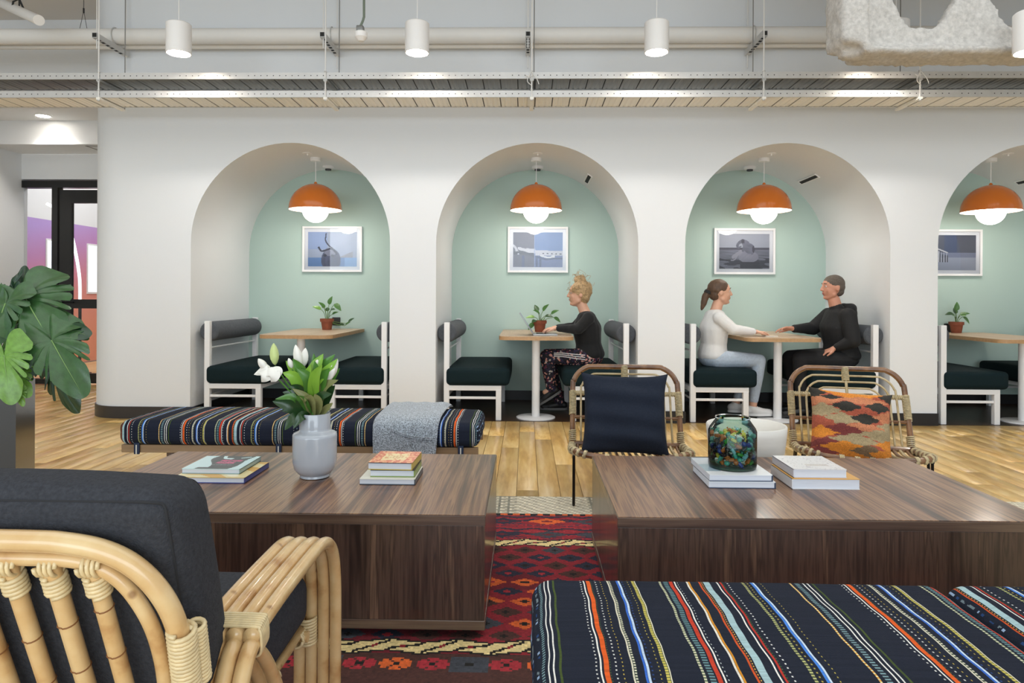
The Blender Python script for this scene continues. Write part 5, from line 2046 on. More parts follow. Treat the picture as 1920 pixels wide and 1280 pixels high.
bud(fp(516, 684, -.03), fp(513, 643, -.03), .0165, M_PETG)
bud(fp(500, 692, -.05), fp(484, 672, -.05), .014, M_PET)
bud(fp(563, 688, -.01), fp(554, 646, -.01), .0165, M_PET)
bud(fp(566, 690, .02), fp(573, 652, .02), .017, M_PET)
bud(fp(616, 712, -.01), fp(633, 672, -.02), .016, M_PET)
bud(fp(612, 716, -.04), fp(628, 690, -.05), .012, M_PET)
bud(fp(590, 690, .03), fp(602, 666, .03), .015, M_PET)
bud(fp(548, 690, -.02), fp(541, 671, -.02), .010, M_PET)
# open drooping bloom on the left: three broad petals
for (a, b_, c, W, d) in [((508, 690), (498, 690), (476, 702), .085, -.05), ((508, 688), (508, 706), (508, 716), .1, -.075), ((503, 690), (492, 706), (490, 716), .095, -.065), ((510, 690), (520, 696), (520, 708), .06, -.06)]:
    o = bent_leaf(fp(*a, d), fp(*b_, d - .015), fp(*c, d), W * .6, M_PET, fl_, fold=-.5, facing=(-.1, -1, .4))
    o.name = 'petal'
for (a, b_, c) in [((583, 775), (545, 735), (505, 693)), ((584, 775), (540, 720), (516, 686)), ((585, 775), (575, 720), (563, 690)), ((586, 775), (605, 740), (617, 712)), ((585, 775), (588, 730), (590, 692)), ((584, 775), (575, 730), (567, 692)), ((584, 775), (560, 730), (548, 692))]:
    obj('stem', g_tube(spline([fp(*a), fp(*b_, -.02), fp(*c, -.035)], 6), .0032, 6), FLV[1], fl_)
for k in range(6):
    a = .6 + k * 1.05
    obj('stem', g_tube([(.02 * math.cos(a), .02 * math.sin(a), -.15), (.035 * math.cos(a), .035 * math.sin(a), .06)], .004, 6), FLV[1], fl_)

# ---- books
M_PAGES = mat('book_pages', 'd9dde6', 0.8, var=(200, 0.10), mscale=(.05, .05, 3))


def book(label, x0, x1, y0, y1, z0, h, cover, spine=None, rot=0.0, fn=None, group='books on the coffee tables', side='r', grid=(60, 50)):
    cx, cy = (x0 + x1) / 2, (y0 + y1) / 2
    t = thing('book', label, 'book', (cx, cy, z0), rot, group)
    w2, d2, cv = (x1 - x0) / 2, (y1 - y0) / 2, .0025
    mc = mat('cover_' + cover, cover, 0.35, coat=0.3)
    ms = mat('cover_' + (spine or cover), spine or cover, 0.35, coat=0.3)
    obj('pages', g_box(-w2 + .004 * (side == 'l'), w2 - .004 * (side == 'r'), -d2 + .004, d2 - .004, cv, h - cv), M_PAGES, t, smooth=0)
    obj('back_cover', g_box(-w2, w2, -d2, d2, 0, cv), ms, t, smooth=0)
    if fn:
        (Vg, Fg), cols = colour_grid(2 * w2, 2 * d2, grid[0], grid[1], fn)
        Vg = [(a - w2, c - d2, h) for a, b, c in Vg]
        me = mesh_data('cover_print', (Vg, Fg), M_PRINT_G, 0)
        set_cols(me, cols)
        fc = obj('front_cover', g_box(-w2, w2, -d2, d2, h - cv, h - .0002), mc, t, smooth=0)
        obj('cover_print', me, None, fc)
    else:
        obj('front_cover', g_box(-w2, w2, -d2, d2, h - cv, h), mc, t, smooth=0)
    xs = (w2 - .003, w2) if side == 'r' else (-w2, -w2 + .003)
    obj('spine', g_box(xs[0], xs[1], -d2, d2, 0.0002, h - .0004), ms, t, smooth=0)
    return t


M_PRINT_G = mat('cover_print', 'ffffff', 0.35, attr=True, coat=0.3)


def cov_pink(u, v):
    """pale blue cover, dark flowing figure, rows of small pink lettering"""
    c = np.tile(np.array(lin('c9e4e8')), (len(u), 1))
    lft = .30 + .10 * np.sin(v * 5.2 + .6) - .16 * (v < .12)
    rgt = .90 - .12 * (1 - v) ** 2 + .03 * np.sin(v * 7)
    c[(u > lft) & (u < rgt)] = np.array(lin('26343a'))
    c[strip(u, v, [(.36, 1.0), (.42, .82), (.55, .78)], .03) | ell(u, v, .5, .8, .09, .035) | strip(u, v, [(.72, .84), (.8, .9), (.84, .92)], .02)] = np.array(lin('c9e4e8'))
    for row, (va, vb, ua, ub) in enumerate([(.56, .68, .42, .80), (.40, .53, .40, .72)]):
        i = np.floor((u - ua) / .016).astype(int)
        on = (u > ua) & (u < ub) & (v > va) & (v < vb) & (np.abs(np.sin(i * 91.7 + np.floor(v * 40) * 37.1)) > .45)
        c[on] = np.array(lin('d0457f'))
    on = (u > .36) & (u < .72) & (v > .28) & (v < .33) & (np.floor(u * 70) % 2 == 0)
    c[on] = np.array(lin('7d8c90'))
    return c


def cov_orange(u, v):
    c = np.tile(np.array(lin('f0d9a0')), (len(u), 1))
    n = np.abs(np.sin(np.floor(u * 22) * 12.9 + np.floor(v * 14) * 78.2) * 43758) % 1
    edge = np.maximum(np.abs(u - .5) * 2, np.abs(v - .5) * 2)
    brd = (edge > .58)
    c[brd] = np.array(lin('f2b07a'))
    c[brd & (n > .45)] = np.array(lin('d9663c'))
    c[~brd & (n > .86)] = np.array(lin('e08a50'))
    mid = (np.abs(v - .5) < .12) & (np.abs(u - .5) < .2) & (np.floor(u * 44) % 3 != 0)
    c[mid & (n > .3)] = np.array(lin('d8b070'))
    return c


def cov_yellow(u, v):
    c = np.tile(np.array(lin('e6d6a0')), (len(u), 1))
    n = vnoise(np.c_[u * 9, v * 9], 1, 21)
    c[n > .2] = np.array(lin('d8a648'))
    c[n < -.35] = np.array(lin('f0e8cc'))
    return c


def cov_scribble(u, v):
    c = np.tile(np.array(lin('e4e2e4')), (len(u), 1))
    n = vnoise(np.c_[u * 20, v * 20], 1, 22)
    c[np.abs(n) < .03] = np.array(lin('b9b4bd'))
    c[(np.abs(v - .3) < .05) & (u > .35) & (u < .8) & (np.floor(u * 60) % 2 == 0)] = np.array(lin('b7a99f'))
    return c


def cov_photo(u, v):
    c = np.tile(np.array(lin('eceff2')), (len(u), 1))
    c[(u < .5) & (v > .45 + .3 * u)] = np.array(lin('c6ccd6'))
    c[(u < .25) & (v > .2) & (v < .6)] = np.array(lin('9fb6c4'))
    return c


G1, G2, G3, G4 = 'books beside the armchair', 'book stack by the vase', 'books under the glass jar', 'thick books by the glass jar'
zz = ZC
book('flat book with yellow map-like cover and blue spine, under the pale blue one', -1.29, -1.028, 2.48, 2.715, zz, .0215, 'd8b868', '2a3a86', 0, cov_yellow, G1)
book('pale blue book with a dark figure and pink lettering on its cover', -1.285, -1.066, 2.527, 2.73, zz + .0218, .019, 'c9e4e8', '8fa8a8', 0, cov_pink, G1, grid=(80, 60))
book('white book at the bottom of the three book stack by the vase', -.606, -.402, 2.483, 2.67, zz, .022, 'e9e6da', '2e3f4e', 0, None, G2)
book('dark green edged book in the middle of the three book stack', -.572, -.408, 2.508, 2.672, zz + .0224, .026, '151c28', '7f9a3c', 0, None, G2)
book('orange patterned book on top of the three book stack', -.577, -.413, 2.505, 2.69, zz + .0488, .027, '1c1416', 'c9b04a', math.radians(-2), cov_orange, G2)
book('white book with blue edge at the bottom, below the glass jar', .666, .906, 2.488, 2.73, zz, .0235, 'dfe4ea', '33415c', 0, None, G3)
book('white photo book directly under the glass jar', .667, .896, 2.494, 2.76, zz + .0238, .0235, 'eceff2', '2f3e58', math.radians(1), cov_photo, G3)
book('thick book with orange yellow cover at the bottom by the jar', .963, 1.206, 2.487, 2.70, zz, .0385, 'e0a648', 'e3e3e6', 0, None, G4, side='l')
book('white scribble covered book lying on the thick orange one', .972, 1.164, 2.498, 2.71, zz + .0388, .031, 'e4e2e4', 'cfcfd8', 0, cov_scribble, G4, side='l')

# ---- glass jar filled with wrapped sweets
jx, jy, jz = .787, 2.615, ZC + .0478
M_JAR = glass_pane('bottle_glass', 'd3e4da', 1.4, 0.02)
jar = thing('glass_jar', 'green tinted glass jar full of colourful wrapped sweets', 'jar', (jx, jy, jz))
obj('wall', g_lathe([(.083, .0), (.0875, .004), (.089, .014), (.089, .138), (.084, .150), (.062, .181), (.0605, .187), (.064, .190), (.0655, .186)], 44), M_JAR, jar, smooth=60)
obj('foot', g_solid_lathe([(.080, .0005), (.086, .003), (.0865, .009), (.08, .0115), (0, .0115)], 44), mat('thick_glass_foot', '7fa394', 0.05, trans=0.75), jar)
cand_cols = [('teal', '4aa59a'), ('green', '3f8f3a'), ('dark red', '4a1418'), ('blue', '2a3f9a'), ('orange', 'c46a2a'), ('pale blue', '8cc0d0'), ('yellow', 'd8c24a'), ('brown', '4a2e1c'), ('white', 'd8d8d8'), ('dark navy', '161a2a')]
M_CAND = [mat('sweet_' + n.replace(' ', '_'), c, 0.25, coat=0.4) for n, c in cand_cols]


def sweet_mesh(kind, m):
    if kind == 0:
        L, r = .020, .0075
        V_, F_ = g_rbox(L, r * 1.8, r * 1.4, .003, 2, 1)
        ends = []
        for s in (-1, 1):
            ends.append(([(s * L / 2, 0, 0), (s * (L / 2 + .007), -.006, .003), (s * (L / 2 + .008), 0, -.002), (s * (L / 2 + .007), .006, .003)], [(0, 1, 2), (0, 2, 3), (2, 1, 0), (3, 2, 0)]))
        return mesh_data('wrapped_sweet', g_join((V_, F_), *ends), m)
    return mesh_data('wrapped_sweet', g_ball((0, 0, 0), (.0095, .0095, .0085), 10, 7), m, 180)


SWM = {(k, i): sweet_mesh(k, m) for k in (0, 1) for i, m in enumerate(M_CAND)}
rs = random.Random(4)
placed = []
tries = 0
while len(placed) < 150 and tries < 60000:
    tries += 1
    a, q = rs.uniform(0, 6.283), .076 * math.sqrt(rs.random())
    if rs.random() < .55:
        q = rs.uniform(.062, .0765)
    p = (q * math.cos(a), q * math.sin(a), rs.uniform(.0225, .128))
    if all((p[0] - o[0]) ** 2 + (p[1] - o[1]) ** 2 + (p[2] - o[2]) ** 2 > .0172 ** 2 for o in placed):
        placed.append(p)
rs2 = random.Random(9)
for p in sorted(placed, key=lambda p: p[2]):
    i = rs2.choices(range(10), [5, 3, 3.5, 2, 1.4, 2.5, 1.0, 2.5, .7, 3.5])[0]
    if p[2] > .115:
        i = rs2.choice((6, 4, 1, 8, 5, 0))
    k = 1 if rs2.random() < .25 else 0
    o = obj('wrapped_sweet', SWM[(k, i)], None, loc=(jx + p[0], jy + p[1], jz + p[2]))
    # wrapped ones lie tangent to the wall so that they stay inside the jar
    o.rotation_euler = (rs2.uniform(-.6, .6), rs2.uniform(-1.2, 1.2), math.atan2(p[1], p[0]) + math.pi / 2 + rs2.uniform(-.25, .25))
    lay = 'bottom' if p[2] < .055 else 'middle' if p[2] < .1 else 'top'
    aa = math.degrees(math.atan2(p[1], p[0]))
    side = 'in the core' if math.hypot(p[0], p[1]) < .045 else 'by its right wall' if -45 < aa <= 45 else 'by its back wall' if 45 < aa <= 135 else 'by its front wall' if -135 < aa <= -45 else 'by its left wall'
    o.scale = (1.12, 1.12, 1.12)
    tag(o, '%s %s sweet at the %s of the glass jar, %s' % (cand_cols[i][0], 'round' if k else 'wrapped', lay, side), 'sweet', '%s %s sweets, %s %s' % (cand_cols[i][0], 'round' if k else 'wrapped', lay, side))

# ---- large white bowl behind the jar
bx, by = float(at(1399, 793, 3.20)[0]), 3.20
M_CER = mat('white_ceramic', 'e9e5de', 0.45, var=(6, 0.05), mscale=(1, 1, 6))
bw = thing('ceramic_bowl', 'large white ceramic pedestal bowl behind the glass jar', 'bowl', (bx, by, .0108))
obj('bowl', g_lathe([(0, .20), (.07, .205), (.115, .235), (.15, .30), (.168, .37), (.178, .455), (.180, .488), (.176, .493), (.170, .488), (.158, .37), (.138, .30), (.10, .245), (0, .225)], 48), M_CER, bw, smooth=50)
obj('foot', g_solid_lathe([(.13, 0), (.13, .012), (.06, .03), (.045, .12), (.06, .195), (.075, .207), (0, .207)], 36), M_CER, bw)

# ---- planter with a monstera
pl0 = at(30, 725, 3.3)
HP = float(pl0[2])
a25 = math.radians(25)
S = .40
c2 = np.array([pl0[0], 3.3]) + S / 2 * np.array([-math.sin(a25), math.cos(a25)]) + S / 2 * np.array([-math.cos(a25), -math.sin(a25)])
M_PLT = mat('black_planter', '121214', 0.3, coat=0.3, coat_rough=0.15, var=(4, 0.2))
pl = thing('planter', 'tall square black planter beside the armchair, grey where light glances off', 'planter', (c2[0], c2[1], 0), a25)
h_ = S / 2
obj('box', g_join(g_box(-h_, h_, -h_, -h_ + .018, 0, HP), g_box(-h_, h_, h_ - .018, h_, 0, HP), g_box(-h_, -h_ + .018, -h_ + .018, h_ - .018, 0, HP), g_box(h_ - .018, h_, -h_ + .018, h_ - .018, 0, HP), g_box(-h_ + .018, h_ - .018, -h_ + .018, h_ - .018, 0, .02)), M_PLT, pl, smooth=0)
obj('soil', g_rbox(S - .037, S - .037, .08, .01, 2, 8, bulge=(0, 0, .012), c=(0, 0, HP - .065)), M_SOIL, pl)

MON = [leafmat('monstera_mid', '355a30', 0.3), leafmat('monstera_dark', '1d3d24', 0.28), leafmat('monstera_bright', '6a963c', 0.35)]


def monstera(seed=0, na=220, nr=7):
    """split leaf; tip towards +x, attachment at the origin; lobes sweep towards the tip"""
    rr = random.Random(seed)
    cuts = []
    for s in (1, -1):
        for a in (34, 58, 84, 112):
            if rr.random() < .15:
                continue
            cuts.append((s * math.radians(a + rr.uniform(-6, 6)), math.radians(rr.uniform(3.0, 5.2)), rr.uniform(.42, .68)))
    V_, F_ = [], []
    th = np.linspace(-math.pi, math.pi, na, endpoint=False)

    def rad(t):
        a = abs(t)
        r = .74 + .26 * math.exp(-(a / .38) ** 2) + .06 * math.cos(2 * a)
        if a > 2.5:
            r *= max(.10, 1 - ((a - 2.5) / .62) ** 1.4)
        full = r
        for c, w_, dpt in cuts:
            d = abs(t - c)
            if d < w_:
                r = min(r, full * (dpt + (1 - dpt) * (d / w_) ** 2.2))
            elif d < w_ * 2.2:
                r = min(r, full * (1 - .06 * (1 - (d - w_) / (w_ * 1.2))))
        return r
    R_ = [rad(t) for t in th]
    for s_ in (0, 1):
        for k in range(nr + 1):
            q = k / nr
            for t, r in zip(th, R_):
                t2 = t * (1 - .20 * q * min(1, abs(t)) * (abs(t) < 2.4))
                x, y = r * q * math.cos(t2), r * q * math.sin(t2)
                wav = .035 * math.sin(abs(t) * 9 + seed) * q * q
                z = .20 * abs(y) - .26 * max(x, 0) ** 2 - .42 * y * y + wav - .008 * s_ * (q < 1)
                V_.append((x, y, z))
    off = (nr + 1) * na
    for k in range(nr):
        for i in range(na):
            j = (i + 1) % na
            F_.append((k * na + i, (k + 1) * na + i, (k + 1) * na + j, k * na + j))
            F_.append((off + k * na + i, off + k * na + j, off + (k + 1) * na + j, off + (k + 1) * na + i))
    return V_, F_


MLM = {(s, k): mesh_data('leaf', monstera(s), MON[k], 180) for s in (1, 2, 3) for k in range(3)}
RIB = mesh_data('midrib', g_tube([(x, 0, -.26 * x * x + .006) for x in np.linspace(-.02, .93, 9)], np.linspace(.014, .003, 9), 5), mat('leaf_rib', '86a866', 0.45), 180)
mp_ = thing('monstera_plant', 'monstera with large split leaves growing in the black planter', 'plant', (c2[0], c2[1], HP - .03))
O_ = np.array([c2[0], c2[1], HP - .03])
# attachment pixel, tip pixel, distances, facing, colour, shape, width
ML = [((48, 560), (92, 640), 3.22, 3.05, (.25, -1, .6), 0, 1, .75), ((22, 556), (26, 500), 3.34, 3.34, (-.5, -.8, .1), 1, 2, .6), ((36, 556), (54, 496), 3.36, 3.38, (.8, -.6, 0), 1, 1, .45), ((55, 548), (80, 500), 3.30, 3.35, (.7, -.7, .2), 1, 2, .4),
      ((60, 566), (104, 605), 3.34, 3.22, (.3, -.7, .9), 0, 2, .6), ((95, 622), (154, 612), 3.20, 3.10, (-.1, -.8, .8), 1, 1, .55), ((98, 640), (146, 730), 3.10, 2.95, (.4, -1, .4), 0, 2, .55),
      ((70, 630), (48, 700), 3.30, 3.18, (.2, -1, .2), 1, 1, .8), ((104, 690), (128, 778), 3.16, 3.08, (-.4, -1, .2), 1, 2, .6), ((8, 668), (14, 756), 2.98, 2.90, (.3, -1, .3), 2, 1, .6),
      ((10, 570), (-22, 640), 3.18, 3.05, (-.2, -1, .4), 0, 2, .8), ((-5, 560), (-30, 520), 3.3, 3.3, (.1, -1, .3), 0, 1, .8), ((26, 700), (52, 738), 3.03, 2.98, (.2, -.8, .8), 2, 2, .6), ((60, 690), (28, 728), 3.28, 3.2, (-.2, -1, .2), 1, 2, .7),
      ((52, 600), (20, 560), 3.38, 3.42, (.1, -1, .3), 0, 2, .8), ((36, 735), (40, 762), 2.99, 2.97, (.1, -1, .4), 2, 1, .55), ((78, 600), (108, 650), 3.38, 3.30, (.4, -.9, .4), 1, 1, .6)]
for a, b_, Ya, Yb, fc, k, sd, wf in ML:
    p, q = at(*a, Ya) - O_, at(*b_, Yb) - O_
    L = np.linalg.norm(q - p)
    o = obj('leaf', MLM[(1 + (sd + len(mp_.children)) % 3, k)], None, mp_)
    o.matrix_local = orient(p, q - p, fc) @ Matrix.Diagonal((L * .9, L * .9 * wf * 1.25, L * .9, 1))
    obj('midrib', RIB, None, o)
    rt = np.array([random.uniform(-.08, .08), random.uniform(-.05, .05), .0])
    md = (rt + p) / 2 + np.array([0, 0, .06])
    obj('stem', g_tube(spline([rt, md, p], 8), np.linspace(.009, .005, 17), 8), FLV[1] if k else mat('monstera_stem', '5f8a4a', 0.5), mp_, smooth=180)
# ================================================================== PEOPLE
M_SKIN = mat('skin', 'd9a78c', 0.55, var=(14, 0.05))
M_SKIN2 = mat('skin_tan', 'c98f76', 0.55, var=(14, 0.05))
M_EYEW = mat('eye_white', 'cfc8c2', 0.3)
M_IRIS = mat('iris_dark', '2c211c', 0.3)
M_LIP = mat('lip', 'b0605a', 0.5)


def capsule(p0, r0, p1, r1, seg=14):
    return g_join(g_tube([p0, p1], [r0, r1], seg), g_ball(p0, r0, seg, 8), g_ball(p1, r1, seg, 8))


def chain(pts, rads):
    return g_join(*[capsule(pts[i], rads[i], pts[i + 1], rads[i + 1]) for i in range(len(pts) - 1)])


def spine(balls):
    """dense run of ellipsoids between given (point, radii) pairs"""
    gs = []
    for (p, r), (q, s) in zip(balls, balls[1:]):
        for k in range(6):
            t = k / 6
            gs.append(g_ball(np.array(p) * (1 - t) + np.array(q) * t, tuple(np.array(r) * (1 - t) + np.array(s) * t), 18, 12))
    gs.append(g_ball(balls[-1][0], balls[-1][1], 18, 12))
    return g_join(*gs)


def hand(w, d, palm_n, curl=.5, thumb=1, size=1.0):
    """wrist, pointing direction, direction the palm faces; thumb on the +side (1) or the -side (-1)"""
    w, d, n = np.array(w, float), np.array(d, float), np.array(palm_n, float)
    d /= np.linalg.norm(d)
    n -= d * (n @ d)
    n /= np.linalg.norm(n)
    s = np.cross(n, d) * thumb
    S_ = size
    gs = [capsule(w, .022 * S_, w + d * .03 * S_, .021 * S_)]
    for k in range(4):
        a = w + d * .022 * S_ + s * (.011 - .008 * k) * S_ * 1.2
        b_ = w + d * (.086 - .003 * abs(k - 1)) * S_ + s * (.031 - .0205 * k) * S_
        gs.append(capsule(a, .0135 * S_, b_, .0105 * S_))
    for k, L in enumerate((.068, .077, .071, .055)):
        p = w + d * (.088 - .003 * abs(k - 1)) * S_ + s * (.031 - .0205 * k) * S_
        dirn = d + s * (.14 - .1 * k)
        pts, rr = [p], [.0088 * S_]
        ang = .15
        for q, f in enumerate((.45, .32, .23)):
            ang += curl * (.45 + .35 * q)
            v = dirn * math.cos(ang) + n * math.sin(ang)
            v /= np.linalg.norm(v)
            p = p + v * L * f * S_
            pts.append(p)
            rr.append((.0084 - .0008 * q) * S_)
        gs.append(chain(pts, rr))
    t0 = w + d * .025 * S_ + s * .020 * S_
    t1 = t0 + (d * .6 + s * .75 + n * .2) * .038 * S_
    t2 = t1 + (d * .95 + s * .3 + n * .25) * .030 * S_
    t3 = t2 + (d * 1.0 + n * .25) * .022 * S_
    gs.append(chain([t0, t1, t2, t3], [.0135 * S_, .0115 * S_, .0095 * S_, .0078 * S_]))
    return g_join(*gs)


def person(label, X, Y, s, j, cloth, voxel=.0055):
    """X, Y: hip position; s: facing +x (1) or -x (-1); j: joints as (forward, lateral, height)"""
    t = thing('person', label, 'person', (X, Y, .001))
    p = lambda a: np.array([a[0] * s, a[1], a[2]])
    B = cloth.get('build', 1.0)
    # trunk
    tr = [(p(j['pelvis']), (.115 * B, .155 * B, .095)), (p(j['waist']), (.095 * B, .125 * B, .10)), (p(j['chest']), (.112 * B, .15 * B, .12)), (p(j['collar']), (.075 * B, .145 * B, .06))]
    trunk = spine(tr)
    nk = capsule(p(j['neck0']), .052 * B, p(j['neck1']), .047 * B)
    h = p(j['head'])
    f = lambda a, b, c: h + np.array([a * s, b, c])
    head = [g_ball(f(-.008, 0, .022), (.098, .078, .092), 24, 16), g_ball(f(.022, 0, -.018), (.068, .066, .085), 20, 14), capsule(f(.050, 0, -.086), .026, f(.02, 0, -.07), .045),
            capsule(f(.01, .045, -.06), .025, f(.05, .012, -.085), .022), capsule(f(.01, -.045, -.06), .025, f(.05, -.012, -.085), .022),
            capsule(f(.086, 0, .022), .008, f(.103, 0, -.018), .0125), g_ball(f(.096, .010, -.023), .008, 8, 6), g_ball(f(.096, -.010, -.023), .008, 8, 6),
            capsule(f(.080, .024, .034), .009, f(.080, -.024, .034), .009), capsule(f(.083, .018, -.048), .0075, f(.083, -.018, -.048), .0075), capsule(f(.078, .016, -.060), .008, f(.078, -.016, -.060), .008), g_ball(f(.070, 0, -.088), .017, 10, 8),
            g_ball(f(.058, .04, -.022), (.02, .02, .024), 10, 8), g_ball(f(.058, -.04, -.022), (.02, .02, .024), 10, 8),
            g_ball(f(-.012, .077, -.005), (.018, .009, .028), 12, 8), g_ball(f(-.012, -.077, -.005), (.018, .009, .028), 12, 8)]
    body = [trunk, nk] + head
    sleeves, hands = [], []
    for a in j['arms']:
        sh, el, wr, hd, pn, th, curl = a
        sh, el, wr = p(sh), p(el), p(wr)
        body.append(chain([sh, el, wr], [.043 * B, .034 * B, .023]))
        body.append(hand(wr + (wr - el) / np.linalg.norm(wr - el) * .012, p(hd), np.array([pn[0] * s, pn[1], pn[2]]), curl, th, cloth.get('hand', 1.0)))
        fl = cloth.get('sleeve', .012)
        md = (sh + el) / 2
        sleeves.append(chain([p(j['collar']) * .35 + sh * .65, sh, md, el, wr - (wr - el) * .03], [.055 * B, (.045 + fl) * B, (.042 + fl) * B, (.036 + fl) * B, (.024 + fl * .75)]))
    legs = []
    for lg in j['legs']:
        hp, kn, an = p(lg[0]), p(lg[1]), p(lg[2])
        body.append(chain([hp, kn, an], [.074 * B, .050 * B, .034]))
        body.append(capsule(an, .034, an + p((.06, 0, -.02)), .026))
        lf = cloth.get('leg', .012)
        hem = cloth.get('hem', 0.93)
        cf = kn + (an - kn) * .35
        e = kn + (an - kn) * hem
        legs.append(chain([hp, (hp + kn) / 2, kn, cf, e], [(.078 + lf) * B, (.066 + lf) * B, (.052 + lf) * B, (.050 + lf), (.036 + lf * cloth.get('hemw', 1.0))]))
    bme_ = remesh(g_join(*body), voxel, 5)
    bme_.materials.clear()
    bme_.materials.append(cloth['skin'])
    bo_ = obj('body', bme_, None, t)
    # face
    for v in (.031, -.031):
        e_ = obj('eye', g_ball(f(.0715, v, .012), .0115, 12, 8), M_EYEW, t, smooth=180)
        obj('iris', g_ball(f(.0795, v, .012), (.0045, .0062, .0062), 10, 8), M_IRIS, e_, smooth=180)
        obj('eyebrow', g_tube(spline([f(.086, v * .45, .036), f(.087, v, .041), f(.076, v * 1.55, .036)], 4), .0034, 6), cloth['hair'], t)
    obj('lips', g_join(g_tube(spline([f(.080, .022, -.053), f(.0905, .007, -.050), f(.0905, -.007, -.050), f(.080, -.022, -.053)], 4), .0038, 6), g_tube(spline([f(.079, .019, -.057), f(.0875, 0, -.060), f(.079, -.019, -.057)], 4), .004, 6)), M_LIP, t)
    # garments
    ex = cloth.get('loose', .012)
    tr2 = [(p(j['pelvis']) + np.array([0, 0, cloth.get('drop', .02)]), (.118 * B + ex, .158 * B + ex, .085)), (p(j['waist']), (.100 * B + ex, .13 * B + ex, .10)), (p(j['chest']), (.117 * B + ex, .155 * B + ex, .122)), (p(j['collar']), (.080 * B + .008, .148 * B + .006, .062))]
    extra = [] if not cloth.get('hood') else [capsule(p(j['neck0']), .060 * B, p(j['neck0']) + (p(j['neck1']) - p(j['neck0'])) * .2, .056 * B)]
    if cloth.get('hood'):
        c_ = p(j['neck0'])
        for k in range(7):
            a = math.pi * (.15 + .7 * k / 6)
            extra.append(g_ball(c_ + np.array([-(.045 + .075 * math.sin(a)) * s, .105 * math.cos(a), .012 + .0 * k]), (.05, .05, .048), 14, 10))
        extra.append(g_ball(c_ + np.array([-.125 * s, 0, -.03]), (.05, .09, .07), 14, 10))
    tm = remesh(g_join(spine(tr2), *sleeves, *extra), .0085, 5)
    n_ = len(tm.vertices)
    co = np.empty(n_ * 3)
    tm.vertices.foreach_get('co', co)
    co = co.reshape(-1, 3)
    no = np.empty(n_ * 3)
    tm.vertices.foreach_get('normal', no)
    no = no.reshape(-1, 3)
    co += no * (.0035 * vnoise(co, 26, 3) + .003 * vnoise(co * np.array([1, 1, .4]), 60, 5))[:, None]
    tm.vertices.foreach_set('co', co.ravel())
    tm.materials.clear()
    tm.materials.append(cloth['top'])
    top = obj(cloth['top_name'], tm, None, t)
    lm = remesh(g_join(g_ball(p(j['pelvis']) + np.array([0, 0, -.012]), (.122 * B, .162 * B, .088), 20, 14), *legs), .008, 5)
    lm.materials.clear()
    lm.materials.append(cloth['bottom'])
    tro = obj('trousers', lm, None, t)
    # shoes
    for lg in j['legs']:
        an, d = p(lg[2]), p(lg[3])
        d = d / np.linalg.norm(d)
        sd = np.array([0, 1.0, 0])
        up = np.cross(d, sd) * (-1)
        up = up if up[2] > 0 else -up
        base_ = an - up * .062
        P_ = lambda a, b, c: base_ + d * a + sd * b + up * c
        g = g_join(capsule(P_(-.035, 0, .045), .036, P_(.01, 0, .05), .038), capsule(P_(.01, 0, .05), .038, P_(.10, 0, .032), .034), capsule(P_(.10, .008, .030), .036, P_(.155, .004, .028), .032), capsule(an, .043, P_(0, 0, .05), .042))
        sm = remesh(g, .006, 4)
        sm.materials.clear()
        sm.materials.append(cloth['shoe'])
        so = obj('shoe', sm, None, t)
        n2 = 28
        outl = []
        for k in range(n2):
            a = 2 * math.pi * k / n2
            x = .060 + .128 * math.cos(a)
            w_ = .041 * math.sin(a) * (1.0 - .12 * math.cos(a + .4)) * (1 if abs(math.cos(a)) < .9 else .9)
            outl.append((x, w_))
        Vs = [P_(x, y, .0) for x, y in outl] + [P_(x, y, .020) for x, y in outl]
        Fs = [tuple(range(n2)), tuple(reversed(range(n2, 2 * n2)))] + [(k, (k + 1) % n2, (k + 1) % n2 + n2, k + n2) for k in range(n2)]
        obj('sole', (Vs, Fs), cloth['sole'], so)
        if cloth.get('laces'):
            obj('laces', g_join(*[g_tube(spline([P_(.045 + .018 * q, -.022, .070 - .006 * q), P_(.045 + .018 * q, 0, .083 - .007 * q), P_(.045 + .018 * q, .022, .070 - .006 * q)], 4), .003, 5) for q in range(4)]), cloth['sole'], so)
    return t, f, tro


def fuzzy(me, amp, sc_, seed):
    n = len(me.vertices)
    co = np.empty(n * 3)
    me.vertices.foreach_get('co', co)
    co = co.reshape(-1, 3)
    no = np.empty(n * 3)
    me.vertices.foreach_get('normal', no)
    no = no.reshape(-1, 3)
    co += no * (amp * vnoise(co, sc_, seed) + amp * .6 * vnoise(co, sc_ * 2.3, seed + 1))[:, None]
    me.vertices.foreach_set('co', co.ravel())
    me.update()
    return me


def hair_obj(g, m, par, amp=.003, sc_=60, voxel=.005):
    me = fuzzy(remesh(g, voxel, 3), amp, sc_, 2)
    me.materials.clear()
    me.materials.append(m)
    return obj('hair', me, None, par)


# ---- woman with the laptop, facing -x
m_pat, nt, b = _new('patterned_trousers')
vo = nt.nodes.new('ShaderNodeTexVoronoi')
vo.inputs['Scale'].default_value = 62
tc = nt.nodes.new('ShaderNodeTexCoord')
_link(nt, tc, 'Object', vo, 'Vector')
rp = nt.nodes.new('ShaderNodeValToRGB')
rp.color_ramp.interpolation = 'CONSTANT'
el = rp.color_ramp.elements
el[0].position, el[0].color = 0.0, lin4('15131c')
el[1].position, el[1].color = 0.86, lin4('c98f80')
for ps, c in ((.38, '2a2440'), (.55, '5c2438'), (.66, '1b2030'), (.76, 'b0a8a0'), (.80, '241c28')):
    e = el.new(ps)
    e.color = lin4(c)
sx_ = nt.nodes.new('ShaderNodeSeparateColor')
_link(nt, vo, 'Color', sx_, 0)
nt.links.new(sx_.outputs[0], rp.inputs['Fac'])
_link(nt, rp, 'Color', b, 'Base Color')
b.inputs['Roughness'].default_value = .85

